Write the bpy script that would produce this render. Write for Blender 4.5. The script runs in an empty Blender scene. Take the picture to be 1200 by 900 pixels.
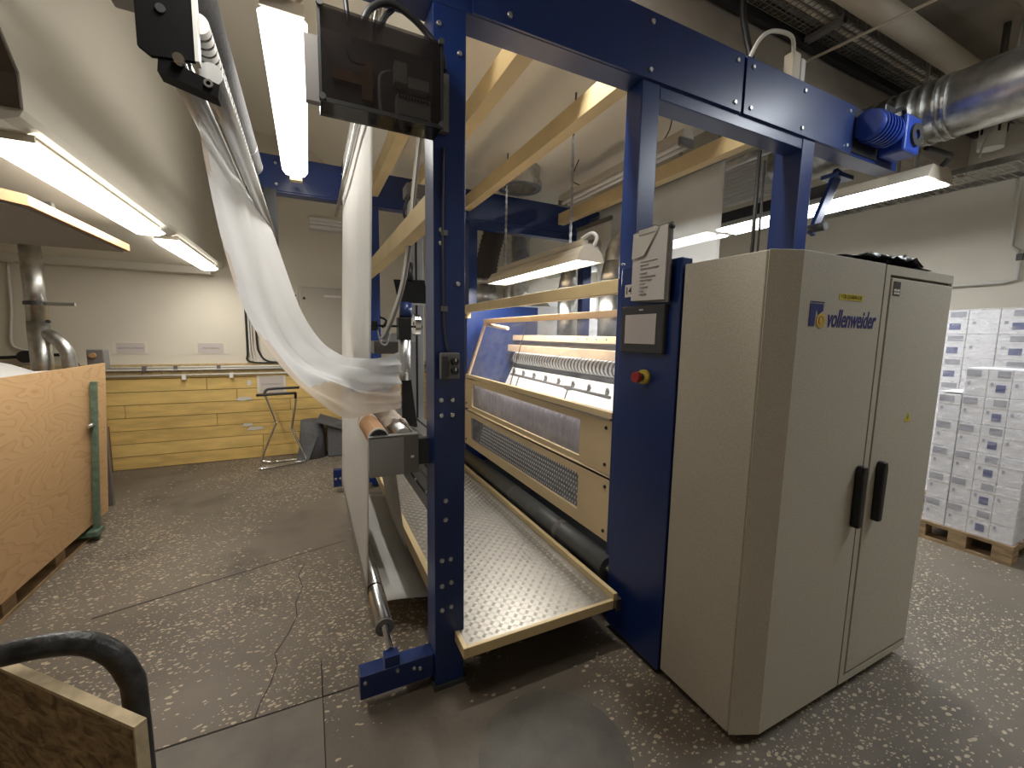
import bpy, bmesh, math, random
from mathutils import Vector, Matrix
random.seed(7)
S = bpy.context.scene
COL = S.collection

# ---------------------------------------------------------------- camera
cd = bpy.data.cameras.new('camera')
cd.sensor_width = 36.0; cd.sensor_fit = 'HORIZONTAL'
cd.lens = 489.32 / 1200 * 36
cd.clip_start = 0.05; cd.clip_end = 60
cam = bpy.data.objects.new('camera', cd); COL.objects.link(cam)
_y, _p, _r = [math.radians(a) for a in (25.96, 6.63, -0.98)]
fw = Vector((math.sin(_y)*math.cos(_p), math.cos(_y)*math.cos(_p), -math.sin(_p)))
rt = Vector((math.cos(_y), -math.sin(_y), 0)); dn = fw.cross(rt)
_c, _s = math.cos(_r), math.sin(_r)
R_ = _c*rt + _s*dn; D_ = -_s*rt + _c*dn
mw = Matrix(((R_.x, -D_.x, -fw.x, 0), (R_.y, -D_.y, -fw.y, 0), (R_.z, -D_.z, -fw.z, 1.55), (0, 0, 0, 1)))
cam.matrix_world = mw
S.camera = cam

# ---------------------------------------------------------------- world, exposure
w = bpy.data.worlds.new('world'); S.world = w; w.use_nodes = True
w.node_tree.nodes['Background'].inputs[0].default_value = (0.9, 0.93, 1, 1)
w.node_tree.nodes['Background'].inputs[1].default_value = 0.02
S.view_settings.view_transform = 'Standard'
S.view_settings.look = 'None'
S.view_settings.exposure = 0.24
S.view_settings.gamma = 1.0
S.view_settings.use_curve_mapping = False
LAMP = 1.0          # one factor for every tube in the hall
TUBE = (1.0, 0.955, 0.88)
DAY = (0.90, 0.95, 1.0)

# ---------------------------------------------------------------- materials
def mat(name, col, rough=.6, metal=0., var=.0, scale=8., bump=0., bscale=60., spec=.5, col2=None, stretch=None, coat=0.):
    m = bpy.data.materials.new(name); m.use_nodes = True
    nt = m.node_tree; b = nt.nodes['Principled BSDF']
    b.inputs['Roughness'].default_value = rough
    b.inputs['Metallic'].default_value = metal
    b.inputs['Specular IOR Level'].default_value = spec
    b.inputs['Coat Weight'].default_value = coat
    b.inputs['Base Color'].default_value = (*col, 1)
    tc = nt.nodes.new('ShaderNodeTexCoord'); src = tc.outputs['Object']
    if stretch:
        mp = nt.nodes.new('ShaderNodeMapping'); mp.inputs['Scale'].default_value = stretch
        nt.links.new(src, mp.inputs['Vector']); src = mp.outputs['Vector']
    if var > 0 or col2:
        n = nt.nodes.new('ShaderNodeTexNoise'); n.inputs['Scale'].default_value = scale
        n.inputs['Detail'].default_value = 6; nt.links.new(src, n.inputs['Vector'])
        r = nt.nodes.new('ShaderNodeValToRGB')
        c2 = col2 or tuple(max(0, c*(1-var)) for c in col)
        c1 = col if col2 else tuple(min(1, c*(1+var*.5)) for c in col)
        r.color_ramp.elements[0].position = .35; r.color_ramp.elements[1].position = .65
        r.color_ramp.elements[0].color = (*c2, 1); r.color_ramp.elements[1].color = (*c1, 1)
        nt.links.new(n.outputs['Fac'], r.inputs['Fac']); nt.links.new(r.outputs['Color'], b.inputs['Base Color'])
    if bump > 0:
        n2 = nt.nodes.new('ShaderNodeTexNoise'); n2.inputs['Scale'].default_value = bscale; n2.inputs['Detail'].default_value = 4
        nt.links.new(src, n2.inputs['Vector'])
        bp = nt.nodes.new('ShaderNodeBump'); bp.inputs['Strength'].default_value = bump; bp.inputs['Distance'].default_value = .01
        nt.links.new(n2.outputs['Fac'], bp.inputs['Height']); nt.links.new(bp.outputs['Normal'], b.inputs['Normal'])
    return m
def emit(name, col, strength):
    m = bpy.data.materials.new(name); m.use_nodes = True; nt = m.node_tree
    b = nt.nodes['Principled BSDF']; b.inputs['Base Color'].default_value = (.9, .9, .88, 1)
    b.inputs['Emission Color'].default_value = (*col, 1); b.inputs['Emission Strength'].default_value = strength
    return m
def clear(name, col, alpha, rough=.15, var=0., scale=10., spec=.5, stretch=None):
    m = mat(name, col, rough, 0, spec=spec); nt = m.node_tree; b = nt.nodes['Principled BSDF']
    b.inputs['Alpha'].default_value = alpha
    if var:
        tc = nt.nodes.new('ShaderNodeTexCoord'); n = nt.nodes.new('ShaderNodeTexNoise'); n.inputs['Scale'].default_value = scale
        n.inputs['Detail'].default_value = 5
        if stretch:
            mp = nt.nodes.new('ShaderNodeMapping'); mp.inputs['Scale'].default_value = stretch
            nt.links.new(tc.outputs['Object'], mp.inputs['Vector']); nt.links.new(mp.outputs['Vector'], n.inputs['Vector'])
        else:
            nt.links.new(tc.outputs['Object'], n.inputs['Vector'])
        mr = nt.nodes.new('ShaderNodeMapRange'); mr.inputs[1].default_value = .3; mr.inputs[2].default_value = .7
        mr.inputs[3].default_value = max(0, alpha-var); mr.inputs[4].default_value = min(1, alpha+var)
        nt.links.new(n.outputs['Fac'], mr.inputs[0]); nt.links.new(mr.outputs[0], b.inputs['Alpha'])
        bp = nt.nodes.new('ShaderNodeBump'); bp.inputs['Strength'].default_value = .4; bp.inputs['Distance'].default_value = .02
        nt.links.new(n.outputs['Fac'], bp.inputs['Height']); nt.links.new(bp.outputs['Normal'], b.inputs['Normal'])
    return m
def cloth(name, col, trans=.4, alpha=1., var=.05):
    m = mat(name, col, .7, 0, var=var, scale=3, bump=.15, bscale=40); nt = m.node_tree; b = nt.nodes['Principled BSDF']
    out = nt.nodes['Material Output']
    t = nt.nodes.new('ShaderNodeBsdfTranslucent'); t.inputs[0].default_value = (*col, 1)
    mx = nt.nodes.new('ShaderNodeMixShader'); mx.inputs[0].default_value = trans
    nt.links.new(b.outputs[0], mx.inputs[1]); nt.links.new(t.outputs[0], mx.inputs[2])
    last = mx
    if alpha < 1:
        tp = nt.nodes.new('ShaderNodeBsdfTransparent')
        m2 = nt.nodes.new('ShaderNodeMixShader'); m2.inputs[0].default_value = alpha
        nt.links.new(tp.outputs[0], m2.inputs[1]); nt.links.new(mx.outputs[0], m2.inputs[2]); last = m2
    nt.links.new(last.outputs[0], out.inputs['Surface'])
    return m

M = dict(
    blue=mat('blue_paint', (.0056, .025, .128), .34, var=.12, scale=5, spec=.6),
    bluetop=mat('motor_blue', (.02, .06, .35), .35),
    cream=mat('cream_paint', (.70, .55, .30), .5, var=.08, scale=4),
    creamp=mat('cream_panel', (.68, .53, .31), .5, var=.06, scale=3),
    cab=mat('cabinet_paint', (.50, .46, .375), .55, var=.10, scale=160, bump=.25, bscale=300),
    cabdark=mat('cabinet_gap', (.10, .085, .06), .7),
    wall=mat('wall_paint', (.68, .63, .53), .85, var=.05, scale=1.5, bump=.05, bscale=30),
    soffit=mat('soffit_paint', (.62, .585, .50), .8, var=.05, scale=1.2),
    ceil=mat('ceiling_paint', (.84, .79, .68), .85, var=.04, scale=1),
    conc=mat('dark_concrete', (.33, .29, .235), .9, var=.22, scale=2.2, bump=.2, bscale=90),
    brown=mat('brown_board', (.075, .055, .04), .8, var=.1),
    bright=mat('bright_tread', (.66, .64, .59), .36, .85),
    mblack=mat('matte_black', (.010, .010, .011), .85, spec=.12),
    sheetp=mat('sign_paper', (.55, .49, .46), .8),
    wcab=mat('wall_cabinet_grey', (.40, .37, .31), .55),
    brk=mat('bracket_grey', (.27, .26, .25), .45),
    handle=mat('worn_black_tube', (.012, .012, .013), .38, var=.1, scale=30, col2=(.05, .048, .046), bump=.25, bscale=70),
    mast=mat('mast_aluminium', (.40, .41, .43), .42, .5),
    steel=mat('steel', (.62, .62, .60), .22, 1., var=.06, scale=20),
    galv=mat('galvanised', (.62, .62, .60), .36, 1., var=.25, scale=14),
    alu=mat('aluminium', (.62, .63, .63), .38, 1.),
    alug=mat('aluminium_grey', (.20, .21, .22), .42, .6),
    grey=mat('grey_paint', (.15, .14, .13), .5, var=.06),
    dgrey=mat('dark_grey', (.045, .045, .045), .5),
    black=mat('black_plastic', (.012, .012, .013), .45),
    rubber=mat('black_rubber', (.085, .088, .085), .45, var=.2, scale=12),
    white=mat('white_paint', (.78, .77, .74), .5),
    offw=mat('off_white', (.62, .60, .54), .55),
    paper=mat('paper', (.66, .63, .60), .8),
    plate=mat('tread_plate', (.36, .34, .305), .45, .8, var=.15, scale=3),
    yellow=mat('yellow_paint', (.74, .52, .18), .6, var=.14, scale=3.5, stretch=(1, 1, 4)),
    yellow2=mat('yellow_paint_worn', (.69, .475, .16), .6, var=.18, scale=4.5, stretch=(1, 1, 5)),
    yseam=mat('seam', (.16, .10, .03), .9),
    tan=mat('tan_tile', (.50, .38, .19), .7, var=.15, scale=10),
    wood=mat('pallet_wood', (.34, .23, .12), .8, var=.35, scale=8, stretch=(1, 1, 5)),
    edge=mat('hood_wood', (.26, .13, .045), .6, var=.15, scale=12),
    hood=mat('hood_grey', (.22, .20, .17), .7),
    green=mat('green_paint', (.13, .20, .145), .5, var=.3, scale=25),
    felt=mat('grey_felt', (.12, .12, .125), .95, var=.12, scale=40, bump=.4, bscale=150),
    chrome=mat('chrome', (.75, .75, .74), .12, 1.),
    card=mat('cardboard', (.40, .22, .10), .75, var=.12, scale=9),
    red=mat('red_button', (.35, .02, .015), .4),
    ylab=mat('yellow_label', (.62, .50, .03), .6),
    yring=mat('yellow_ring', (.65, .48, .08), .5),
    ink=mat('navy_ink', (.015, .02, .16), .5),
    gold=mat('gold_ink', (.60, .38, .06), .5),
    inkb=mat('black_ink', (.02, .02, .02), .6),
    greyink=mat('grey_ink', (.30, .28, .26), .7),
    lamp=mat('lamp_body', (.56, .50, .40), .5),
    film=cloth("white_film", (.63, .64, .65), .3),
    film2=cloth('thin_film', (.70, .62, .54), .35, .80),
    web=cloth('white_web', (.70, .69, .66), .5),
    webg=cloth('grey_web', (.62, .60, .55), .25),
    lav=mat('lavender_fabric', (.52, .50, .58), .8, var=.15, scale=9),
    curtain=cloth('curtain_plastic', (.86, .85, .81), .5, .68),
    acryl=clear('acrylic', (.72, .75, .82), .15, .06, var=.07, scale=6, stretch=(1, 1.5, 3)),
    smoke=clear('smoked_lid', (.014, .011, .011), .57, .08, spec=.3),
    wrap=clear('stretch_film', (.9, .9, .92), .16, .12, var=.16, scale=7, stretch=(1, 2.2, 5)),
    carton=mat('carton_white', (.76, .74, .74), .7, var=.06, scale=10),
    cband=mat('carton_band', (.34, .33, .36), .7),
    cblue=mat('carton_blue', (.10, .11, .24), .6),
    bag=mat('bag_black', (.012, .010, .014), .35, bump=.3, bscale=30),
    flex=mat('flex_hose', (.05, .04, .034), .7),
    screen=mat('touch_screen', (.55, .50, .48), .25),
    bar1=mat('pink_cream', (.72, .52, .34), .5),
    tan2=mat('tan_plate', (.55, .50, .42), .5),
)
M['tube2'] = emit('lit_soffit_diffuser', (1.0, .965, .90), 7.0)
M['tube3'] = emit('lit_aisle_lens', (.90, .95, 1.0), 8.0)
M['dgrey2'] = mat('tray_wire_grey', (.22, .21, .19), .5, .5)
M['tube'] = emit('lit_diffuser', (1.0, .965, .90), 5.0)
M['tubehot'] = emit('lit_tube', (.95, .975, 1.0), 12.0)

def m_floor():
    m = mat('floor_terrazzo', (.115, .095, .072), .62); nt = m.node_tree; b = nt.nodes['Principled BSDF']
    tc = nt.nodes.new('ShaderNodeTexCoord'); P = tc.outputs['Object']
    def noise(s, d=5):
        n = nt.nodes.new('ShaderNodeTexNoise'); n.inputs['Scale'].default_value = s; n.inputs['Detail'].default_value = d
        nt.links.new(P, n.inputs['Vector']); return n.outputs['Fac']
    def ramp(f, a, bb, ca, cb):
        r = nt.nodes.new('ShaderNodeValToRGB'); e = r.color_ramp.elements
        e[0].position = a; e[1].position = bb; e[0].color = (*ca, 1); e[1].color = (*cb, 1)
        nt.links.new(f, r.inputs['Fac']); return r.outputs['Color']
    def mix(f, a, c):
        x = nt.nodes.new('ShaderNodeMix'); x.data_type = 'RGBA'
        if isinstance(f, float): x.inputs[0].default_value = f
        else: nt.links.new(f, x.inputs[0])
        nt.links.new(a, x.inputs[6])
        if isinstance(c, tuple): x.inputs[7].default_value = (*c, 1)
        else: nt.links.new(c, x.inputs[7])
        return x.outputs[2]
    def math_(op, a, c):
        x = nt.nodes.new('ShaderNodeMath'); x.operation = op
        for i, v in enumerate((a, c)):
            if isinstance(v, (int, float)): x.inputs[i].default_value = v
            else: nt.links.new(v, x.inputs[i])
        return x.outputs[0]
    base = ramp(noise(1.1), .3, .7, (.080, .066, .050), (.175, .146, .110))
    base = mix(math_('MULTIPLY', noise(9), .55), base, (.16, .13, .095))
    grime = nt.nodes.new('ShaderNodeValToRGB'); grime.color_ramp.elements[0].position = .57; grime.color_ramp.elements[1].position = .72
    nt.links.new(noise(2.3, 8), grime.inputs['Fac'])
    base = mix(math_('MULTIPLY', grime.outputs['Color'], .6), base, (.05, .04, .032))
    def chips(scale, lim, rot, strch, seed):
        mp = nt.nodes.new('ShaderNodeMapping'); mp.inputs['Rotation'].default_value = (0, 0, rot); mp.inputs['Scale'].default_value = strch
        mp.inputs['Location'].default_value = (seed, seed*.7, 0)
        dn_ = nt.nodes.new('ShaderNodeTexNoise'); dn_.inputs['Scale'].default_value = 45; nt.links.new(P, dn_.inputs['Vector'])
        va = nt.nodes.new('ShaderNodeVectorMath'); va.operation = 'MULTIPLY_ADD'
        nt.links.new(dn_.outputs['Color'], va.inputs[0]); va.inputs[1].default_value = (.018, .018, 0); nt.links.new(P, va.inputs[2])
        nt.links.new(va.outputs[0], mp.inputs['Vector'])
        v = nt.nodes.new('ShaderNodeTexVoronoi'); v.inputs['Scale'].default_value = scale; v.voronoi_dimensions = '2D'
        nt.links.new(mp.outputs[0], v.inputs['Vector'])
        sp = nt.nodes.new('ShaderNodeSeparateColor'); nt.links.new(v.outputs['Color'], sp.inputs[0])
        size = math_('MULTIPLY', sp.outputs[0], lim)
        return math_('LESS_THAN', v.outputs['Distance'], size), sp.outputs[1]
    dens = nt.nodes.new('ShaderNodeValToRGB'); dens.color_ramp.elements[0].position = .40; dens.color_ramp.elements[1].position = .62
    nt.links.new(noise(.75, 4), dens.inputs['Fac'])
    col = base
    for (sc, lim, rot, st, sd, thr) in ((24, .30, .6, (1, 1.7, 1), 0, .55), (26, .27, 2.0, (1, 1.9, 1), 3.3, .68), (55, .28, 1.2, (1, 1.4, 1), 7.1, .72)):
        c, rnd = chips(sc, lim, rot, st, sd)
        keep = math_('GREATER_THAN', math_('MULTIPLY', rnd, math_('ADD', dens.outputs['Color'], .42)), thr)
        col = mix(math_('MULTIPLY', math_('MULTIPLY', c, keep), .82), col, (.50, .41, .28))
    nt.links.new(col, b.inputs['Base Color'])
    rr = nt.nodes.new('ShaderNodeMapRange'); rr.inputs[3].default_value = .42; rr.inputs[4].default_value = .75
    nt.links.new(noise(3), rr.inputs[0]); nt.links.new(rr.outputs[0], b.inputs['Roughness'])
    bp = nt.nodes.new('ShaderNodeBump'); bp.inputs['Strength'].default_value = .25; bp.inputs['Distance'].default_value = .008
    nt.links.new(noise(40), bp.inputs['Height']); nt.links.new(bp.outputs[0], b.inputs['Normal'])
    return m
M['floor'] = m_floor()
M['slab'] = mat('smooth_slab', (.15, .13, .105), .6, var=.25, scale=5, bump=.1, bscale=60)
M['joint'] = mat('joint_dark', (.02, .016, .012), .9)
M['crack'] = mat('crack_dark', (.05, .042, .034), .9)
M['cover'] = mat('cover_iron', (.095, .085, .068), .55, var=.2, scale=10, bump=.3, bscale=120)

def m_ply():
    m = mat('plywood_face', (.60, .33, .12), .5); nt = m.node_tree; b = nt.nodes['Principled BSDF']
    tc = nt.nodes.new('ShaderNodeTexCoord'); mp = nt.nodes.new('ShaderNodeMapping'); mp.inputs['Scale'].default_value = (1, .55, 2.1)
    nt.links.new(tc.outputs['Object'], mp.inputs['Vector'])
    n = nt.nodes.new('ShaderNodeTexNoise'); n.inputs['Scale'].default_value = 1.7; n.inputs['Detail'].default_value = 2.5; n.inputs['Distortion'].default_value = .35
    nt.links.new(mp.outputs[0], n.inputs['Vector'])
    mm = nt.nodes.new('ShaderNodeMath'); mm.operation = 'MULTIPLY'; mm.inputs[1].default_value = 20; nt.links.new(n.outputs['Fac'], mm.inputs[0])
    fr = nt.nodes.new('ShaderNodeMath'); fr.operation = 'FRACT'; nt.links.new(mm.outputs[0], fr.inputs[0])
    r = nt.nodes.new('ShaderNodeValToRGB'); e = r.color_ramp.elements
    e[0].position = 0; e[0].color = (.50, .30, .145, 1); e[1].position = .22; e[1].color = (.59, .37, .185, 1)
    x = e.new(.8); x.color = (.62, .40, .205, 1)
    nt.links.new(fr.outputs[0], r.inputs['Fac']); nt.links.new(r.outputs[0], b.inputs['Base Color'])
    return m
M['ply'] = m_ply()
def m_osb():
    m = mat('strand_board', (.13, .085, .045), .75); nt = m.node_tree; b = nt.nodes['Principled BSDF']
    tc = nt.nodes.new('ShaderNodeTexCoord'); mp = nt.nodes.new('ShaderNodeMapping'); mp.inputs['Scale'].default_value = (1, 1, 2.2); mp.inputs['Rotation'].default_value = (.6, .4, .7)
    nt.links.new(tc.outputs['Object'], mp.inputs['Vector'])
    n = nt.nodes.new('ShaderNodeTexNoise'); n.inputs['Scale'].default_value = 22; n.inputs['Detail'].default_value = 3; n.inputs['Distortion'].default_value = 1.2
    nt.links.new(mp.outputs[0], n.inputs['Vector'])
    r = nt.nodes.new('ShaderNodeValToRGB'); e = r.color_ramp.elements
    e[0].position = .32; e[0].color = (.12, .07, .035, 1); e[1].position = .7; e[1].color = (.46, .32, .16, 1)
    nt.links.new(n.outputs['Fac'], r.inputs['Fac']); nt.links.new(r.outputs[0], b.inputs['Base Color'])
    return m
M['osb'] = m_osb()
M['osbedge'] = mat('board_edge', (.55, .44, .27), .8, var=.2, scale=40)

# ---------------------------------------------------------------- mesh helpers
class MB:
    def __init__(s): s.v = []; s.f = []; s.sm = []; s.mi = []
    def add(s, vs, fs, smooth=False, mi=0):
        o = len(s.v); s.v += [tuple(v) for v in vs]
        for f in fs: s.f.append([i+o for i in f]); s.sm.append(smooth); s.mi.append(mi)
        return s
    def box(s, x0, x1, y0, y1, z0, z1, mi=0):
        vs = [(x, y, z) for z in (z0, z1) for y in (y0, y1) for x in (x0, x1)]
        return s.add(vs, [(0, 2, 3, 1), (4, 5, 7, 6), (0, 1, 5, 4), (2, 6, 7, 3), (0, 4, 6, 2), (1, 3, 7, 5)], mi=mi)
    def hexa(s, a, b):      # two quads of four points
        return s.add(list(a)+list(b), [(3, 2, 1, 0), (4, 5, 6, 7), (0, 1, 5, 4), (1, 2, 6, 5), (2, 3, 7, 6), (3, 0, 4, 7)])
    def prism(s, pts, ax, a, b, mi=0):
        def P(p, t):
            return (t, p[0], p[1]) if ax == 'x' else (p[0], t, p[1]) if ax == 'y' else (p[0], p[1], t)
        n = len(pts)
        return s.add([P(p, a) for p in pts]+[P(p, b) for p in pts],
                     [list(range(n))[::-1], list(range(n, 2*n))]+[(i, (i+1) % n, n+(i+1) % n, n+i) for i in range(n)], mi=mi)
    def cyl(s, p0, p1, r, seg=16, r2=None, caps=True, mi=0):
        p0 = Vector(p0); p1 = Vector(p1); r2 = r if r2 is None else r2
        d = (p1-p0).normalized(); u = d.orthogonal().normalized(); v = d.cross(u)
        vs = []
        for p, rr in ((p0, r), (p1, r2)):
            for i in range(seg):
                a = 2*math.pi*i/seg; vs.append(p+rr*(math.cos(a)*u+math.sin(a)*v))
        s.add(vs, [(i, (i+1) % seg, seg+(i+1) % seg, seg+i) for i in range(seg)], True, mi)
        if caps:
            s.add(vs[:seg], [list(range(seg))[::-1]], mi=mi); s.add(vs[seg:], [list(range(seg))], mi=mi)
        return s
    def ring(s, p0, p1, ro, ri, seg=20):
        p0 = Vector(p0); p1 = Vector(p1); d = (p1-p0).normalized(); u = d.orthogonal().normalized(); v = d.cross(u); vs = []
        for p, rr in ((p0, ri), (p0, ro), (p1, ro), (p1, ri)):
            for i in range(seg):
                a = 2*math.pi*i/seg; vs.append(p+rr*(math.cos(a)*u+math.sin(a)*v))
        fs = []
        for k in range(4):
            k2 = (k+1) % 4
            fs += [(k*seg+i, k*seg+(i+1) % seg, k2*seg+(i+1) % seg, k2*seg+i) for i in range(seg)]
        return s.add(vs, fs)
    def tube(s, pts, r, seg=8, caps=True):
        pts = [Vector(p) for p in pts]; n = len(pts); vs = []
        t0 = (pts[1]-pts[0]).normalized(); u = t0.orthogonal().normalized()
        for i, p in enumerate(pts):
            t = (pts[min(i+1, n-1)]-pts[max(i-1, 0)]).normalized()
            u = (u-t*u.dot(t)).normalized(); v = t.cross(u)
            rr = r[i] if isinstance(r, (list, tuple)) else r
            for k in range(seg):
                a = 2*math.pi*k/seg; vs.append(p+rr*(math.cos(a)*u+math.sin(a)*v))
        fs = [(i*seg+k, i*seg+(k+1) % seg, (i+1)*seg+(k+1) % seg, (i+1)*seg+k) for i in range(n-1) for k in range(seg)]
        s.add(vs, fs, True)
        if caps: s.add(vs[:seg], [list(range(seg))[::-1]]); s.add(vs[-seg:], [list(range(seg))])
        return s
    def grid(s, rows, smooth=True, mi=0):
        n = len(rows[0]); vs = [p for r in rows for p in r]
        return s.add(vs, [(i*n+j, i*n+j+1, (i+1)*n+j+1, (i+1)*n+j) for i in range(len(rows)-1) for j in range(n-1)], smooth, mi)
def smooth_path(pts, sub=6):
    pts = [Vector(p) for p in pts]; out = []; n = len(pts)
    for i in range(n-1):
        p0, p1, p2, p3 = pts[max(i-1, 0)], pts[i], pts[i+1], pts[min(i+2, n-1)]
        for k in range(sub):
            t = k/sub
            out.append(.5*((2*p1)+(-p0+p2)*t+(2*p0-5*p1+4*p2-p3)*t*t+(-p0+3*p1-3*p2+p3)*t**3))
    out.append(pts[-1]); return out
W = {}
def link(name, data, parent=None, origin=None):
    o = bpy.data.objects.new(name, data); COL.objects.link(o)
    if parent is not None:
        o.parent = parent; W[o.name] = W[parent.name]
    else:
        org = Vector(origin) if origin is not None else Vector((0, 0, 0))
        o.location = org; W[o.name] = org
    return o
def obj(name, mb, material, parent=None, bevel=0., label=None, cat=None, group=None, kind=None, solid=0., sub=0):
    me = bpy.data.meshes.new(name)
    vs = [Vector(v) for v in mb.v]
    if parent is not None: org = W[parent.name]
    else:
        xs, ys, zs = zip(*vs); org = Vector(((min(xs)+max(xs))/2, (min(ys)+max(ys))/2, min(zs)))
    me.from_pydata([v-org for v in vs], [], mb.f); me.update()
    me.polygons.foreach_set('use_smooth', mb.sm); me.polygons.foreach_set('material_index', mb.mi)
    if not solid and 'grid' not in name:
        bm = bmesh.new(); bm.from_mesh(me); bmesh.ops.remove_doubles(bm, verts=bm.verts, dist=1e-5)
        bmesh.ops.recalc_face_normals(bm, faces=bm.faces); bm.to_mesh(me); bm.free()
    for mm in (material if isinstance(material, (list, tuple)) else [material]): me.materials.append(mm)
    o = link(name, me, parent, org)
    if bevel:
        b = o.modifiers.new('bevel', 'BEVEL'); b.width = bevel; b.segments = 2; b.limit_method = 'ANGLE'
    if sub:
        b = o.modifiers.new('sub', 'SUBSURF'); b.levels = sub; b.render_levels = sub
    if solid:
        b = o.modifiers.new('solid', 'SOLIDIFY'); b.thickness = solid; b.offset = 0
    return tag(o, label, cat, group, kind)
def tag(o, label=None, cat=None, group=None, kind=None):
    if label: o['label'] = label
    if cat: o['category'] = cat
    if group: o['group'] = group
    if kind: o['kind'] = kind
    return o
def thing(name, loc, label, cat, group=None):
    return tag(link(name, None, None, loc), label, cat, group)
def B(*a): return MB().box(*a)
def CY(*a, **k): return MB().cyl(*a, **k)
def T(pts, r, seg=8, sm=0): return MB().tube(smooth_path(pts, sm) if sm else pts, r, seg)
def text(name, body, size, frame, material, parent, shear=0., bold=0., thick=.0006, wide=1.):
    cu = bpy.data.curves.new(name, 'FONT'); cu.body = body; cu.size = size; cu.shear = shear; cu.offset = bold; cu.extrude = thick
    cu.align_x = 'CENTER'; cu.align_y = 'CENTER'; cu.resolution_u = 3
    tmp = bpy.data.objects.new('tmp', cu); COL.objects.link(tmp)
    dg = bpy.context.evaluated_depsgraph_get()
    me = bpy.data.meshes.new_from_object(tmp.evaluated_get(dg)); bpy.data.objects.remove(tmp)
    o_, xx, yy = [Vector(q) for q in frame]; zz = xx.cross(yy); org = W[parent.name]
    for v in me.vertices: v.co = o_+xx*v.co.x*wide+yy*v.co.y+zz*v.co.z-org
    me.materials.clear(); me.materials.append(material)
    return link(name, me, parent)
def dup(root, delta, label=None):
    c = root.copy(); COL.objects.link(c); c.location = Vector(root.location)+Vector(delta); W[c.name] = c.location.copy()
    if label: c['label'] = label
    for ch in list(root.children):
        d = ch.copy(); COL.objects.link(d); d.parent = c; W[d.name] = W[c.name]
        for g in list(ch.children):
            e = g.copy(); COL.objects.link(e); e.parent = d; W[e.name] = W[c.name]
    return c
def area(name, parent, loc, sx, sy, power, rot=(0, 0, 0), col=TUBE):
    l = bpy.data.lights.new(name, 'AREA'); l.shape = 'RECTANGLE'; l.size = sx; l.size_y = sy; l.energy = power*LAMP; l.color = col
    o = link(name, l, parent); o.location = Vector(loc)-W[parent.name]; o.rotation_euler = rot
    return o

# ================================================================= SETTING
XL, XR, YF, YB, ZC = -3.1, 6.0, -2.6, 5.9, 3.83
fl = obj('floor', B(XL, XR, YF, YB, -.12, 0), M['floor'], kind='structure')
# pieces of the floor
obj('smooth_slab', MB().prism([(-.60, 1.12), (.0, 1.12), (.0, 1.795), (-.60, 1.795)], 'z', 0, .0015), M['slab'], fl)
obj('expansion_joint', MB().prism([(-.62, 1.80), (.20, 1.795), (.20, 1.802), (-.62, 1.808)], 'z', 0, .0012), M['joint'], fl)
obj('expansion_joint', MB().prism([(-.004, 1.1), (.004, 1.1), (.004, 2.0), (-.001, 2.03)], 'z', 0, .0012), M['joint'], fl)
obj('expansion_joint', MB().prism([(-1.1, 2.84), (.19, 3.21), (.19, 3.216), (-1.1, 2.852)], 'z', 0, .0012), M['crack'], fl)
cp = [(-.25, 1.80), (-.235, 1.88), (-.205, 1.97), (-.185, 2.08), (-.20, 2.16), (-.15, 2.28), (-.11, 2.42), (-.12, 2.55), (-.085, 2.70), (-.11, 2.85), (-.075, 2.99)]
mb = MB()
for (a, b) in zip(cp, cp[1:]):
    a = Vector((*a, 0)); b = Vector((*b, 0)); d = (b-a).normalized(); n = Vector((-d.y, d.x, 0))*.0028
    mb.prism([(a-n)[:2], (b-n*.7)[:2], (b+n*.7)[:2], (a+n)[:2]], 'z', 0, .001)
obj('crack', mb, M['crack'], fl)
mc = CY((.77, 1.16, 0), (.77, 1.16, .004), .285, seg=56)
cv = obj('manhole_cover', mc, M['cover'], label='round dark iron floor cover in front of the blue post foot', cat='manhole')
wb = obj('wall_back', B(XL, XR, YB, YB+.15, 0, ZC+.3), M['wall'], kind='structure')
obj('wall_right', B(XR, XR+.15, YF, YB, 0, ZC+.3), M['wall'], kind='structure')
obj('wall_left', B(XL-.15, XL, YF, YB, 0, ZC+.3), M['wall'], kind='structure')
obj('wall_front', B(XL, XR, YF-.15, YF, 0, ZC+.3), M['wall'], kind='structure')
ce = obj('ceiling', B(XL, .30, YF, YB, ZC, ZC+.15), M['ceil'], kind='structure')
# sloping and flat white boarding of the ceiling above the machine
obj('ceiling_board', MB().prism([(-.05, ZC), (.85, 3.22), (2.95, 3.22), (2.95, ZC)], 'y', 2.10, YB), M['ceil'], ce)
dk = obj('ceiling_right', B(.30, XR, YF, YB, ZC+.02, ZC+.17), M['conc'], kind='structure')
obj('concrete_rib', B(.30, XR, 1.98, 2.098, 3.22, ZC+.02), M['conc'], dk, bevel=.02)
obj('concrete_rib', B(.30, XR, 1.10, 1.30, ZC-.05, ZC+.02), M['conc'], dk, bevel=.02)
# soffit on the left
so = obj('trim_1', MB().prism([(2.10, 2.285), (YB, 2.285), (YB, ZC), (.60, ZC), (1.0, 3.45), (2.017, 2.50), (2.10, 2.40)], 'x', XL, -.846), M['soffit'], kind='structure')
obj('soffit_cove', MB().prism([(-.846, 2.285), (-.858, 2.262), (-.90, 2.243), (-3.1, 2.243), (-3.1, 2.285)], 'y', 2.10, YB), M['soffit'], so)
obj('soffit_end', MB().prism([(2.095, 2.285), (2.095, 2.40), (2.012, 2.495), (.995, 3.445), (.985, 3.435), (2.0, 2.49), (2.085, 2.39), (2.085, 2.285)], 'x', XL, -.848), M['brown'], so)
obj('soffit_ledge', B(XL, -.95, 5.72, YB, 2.17, 2.243), M['soffit'], so)
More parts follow.
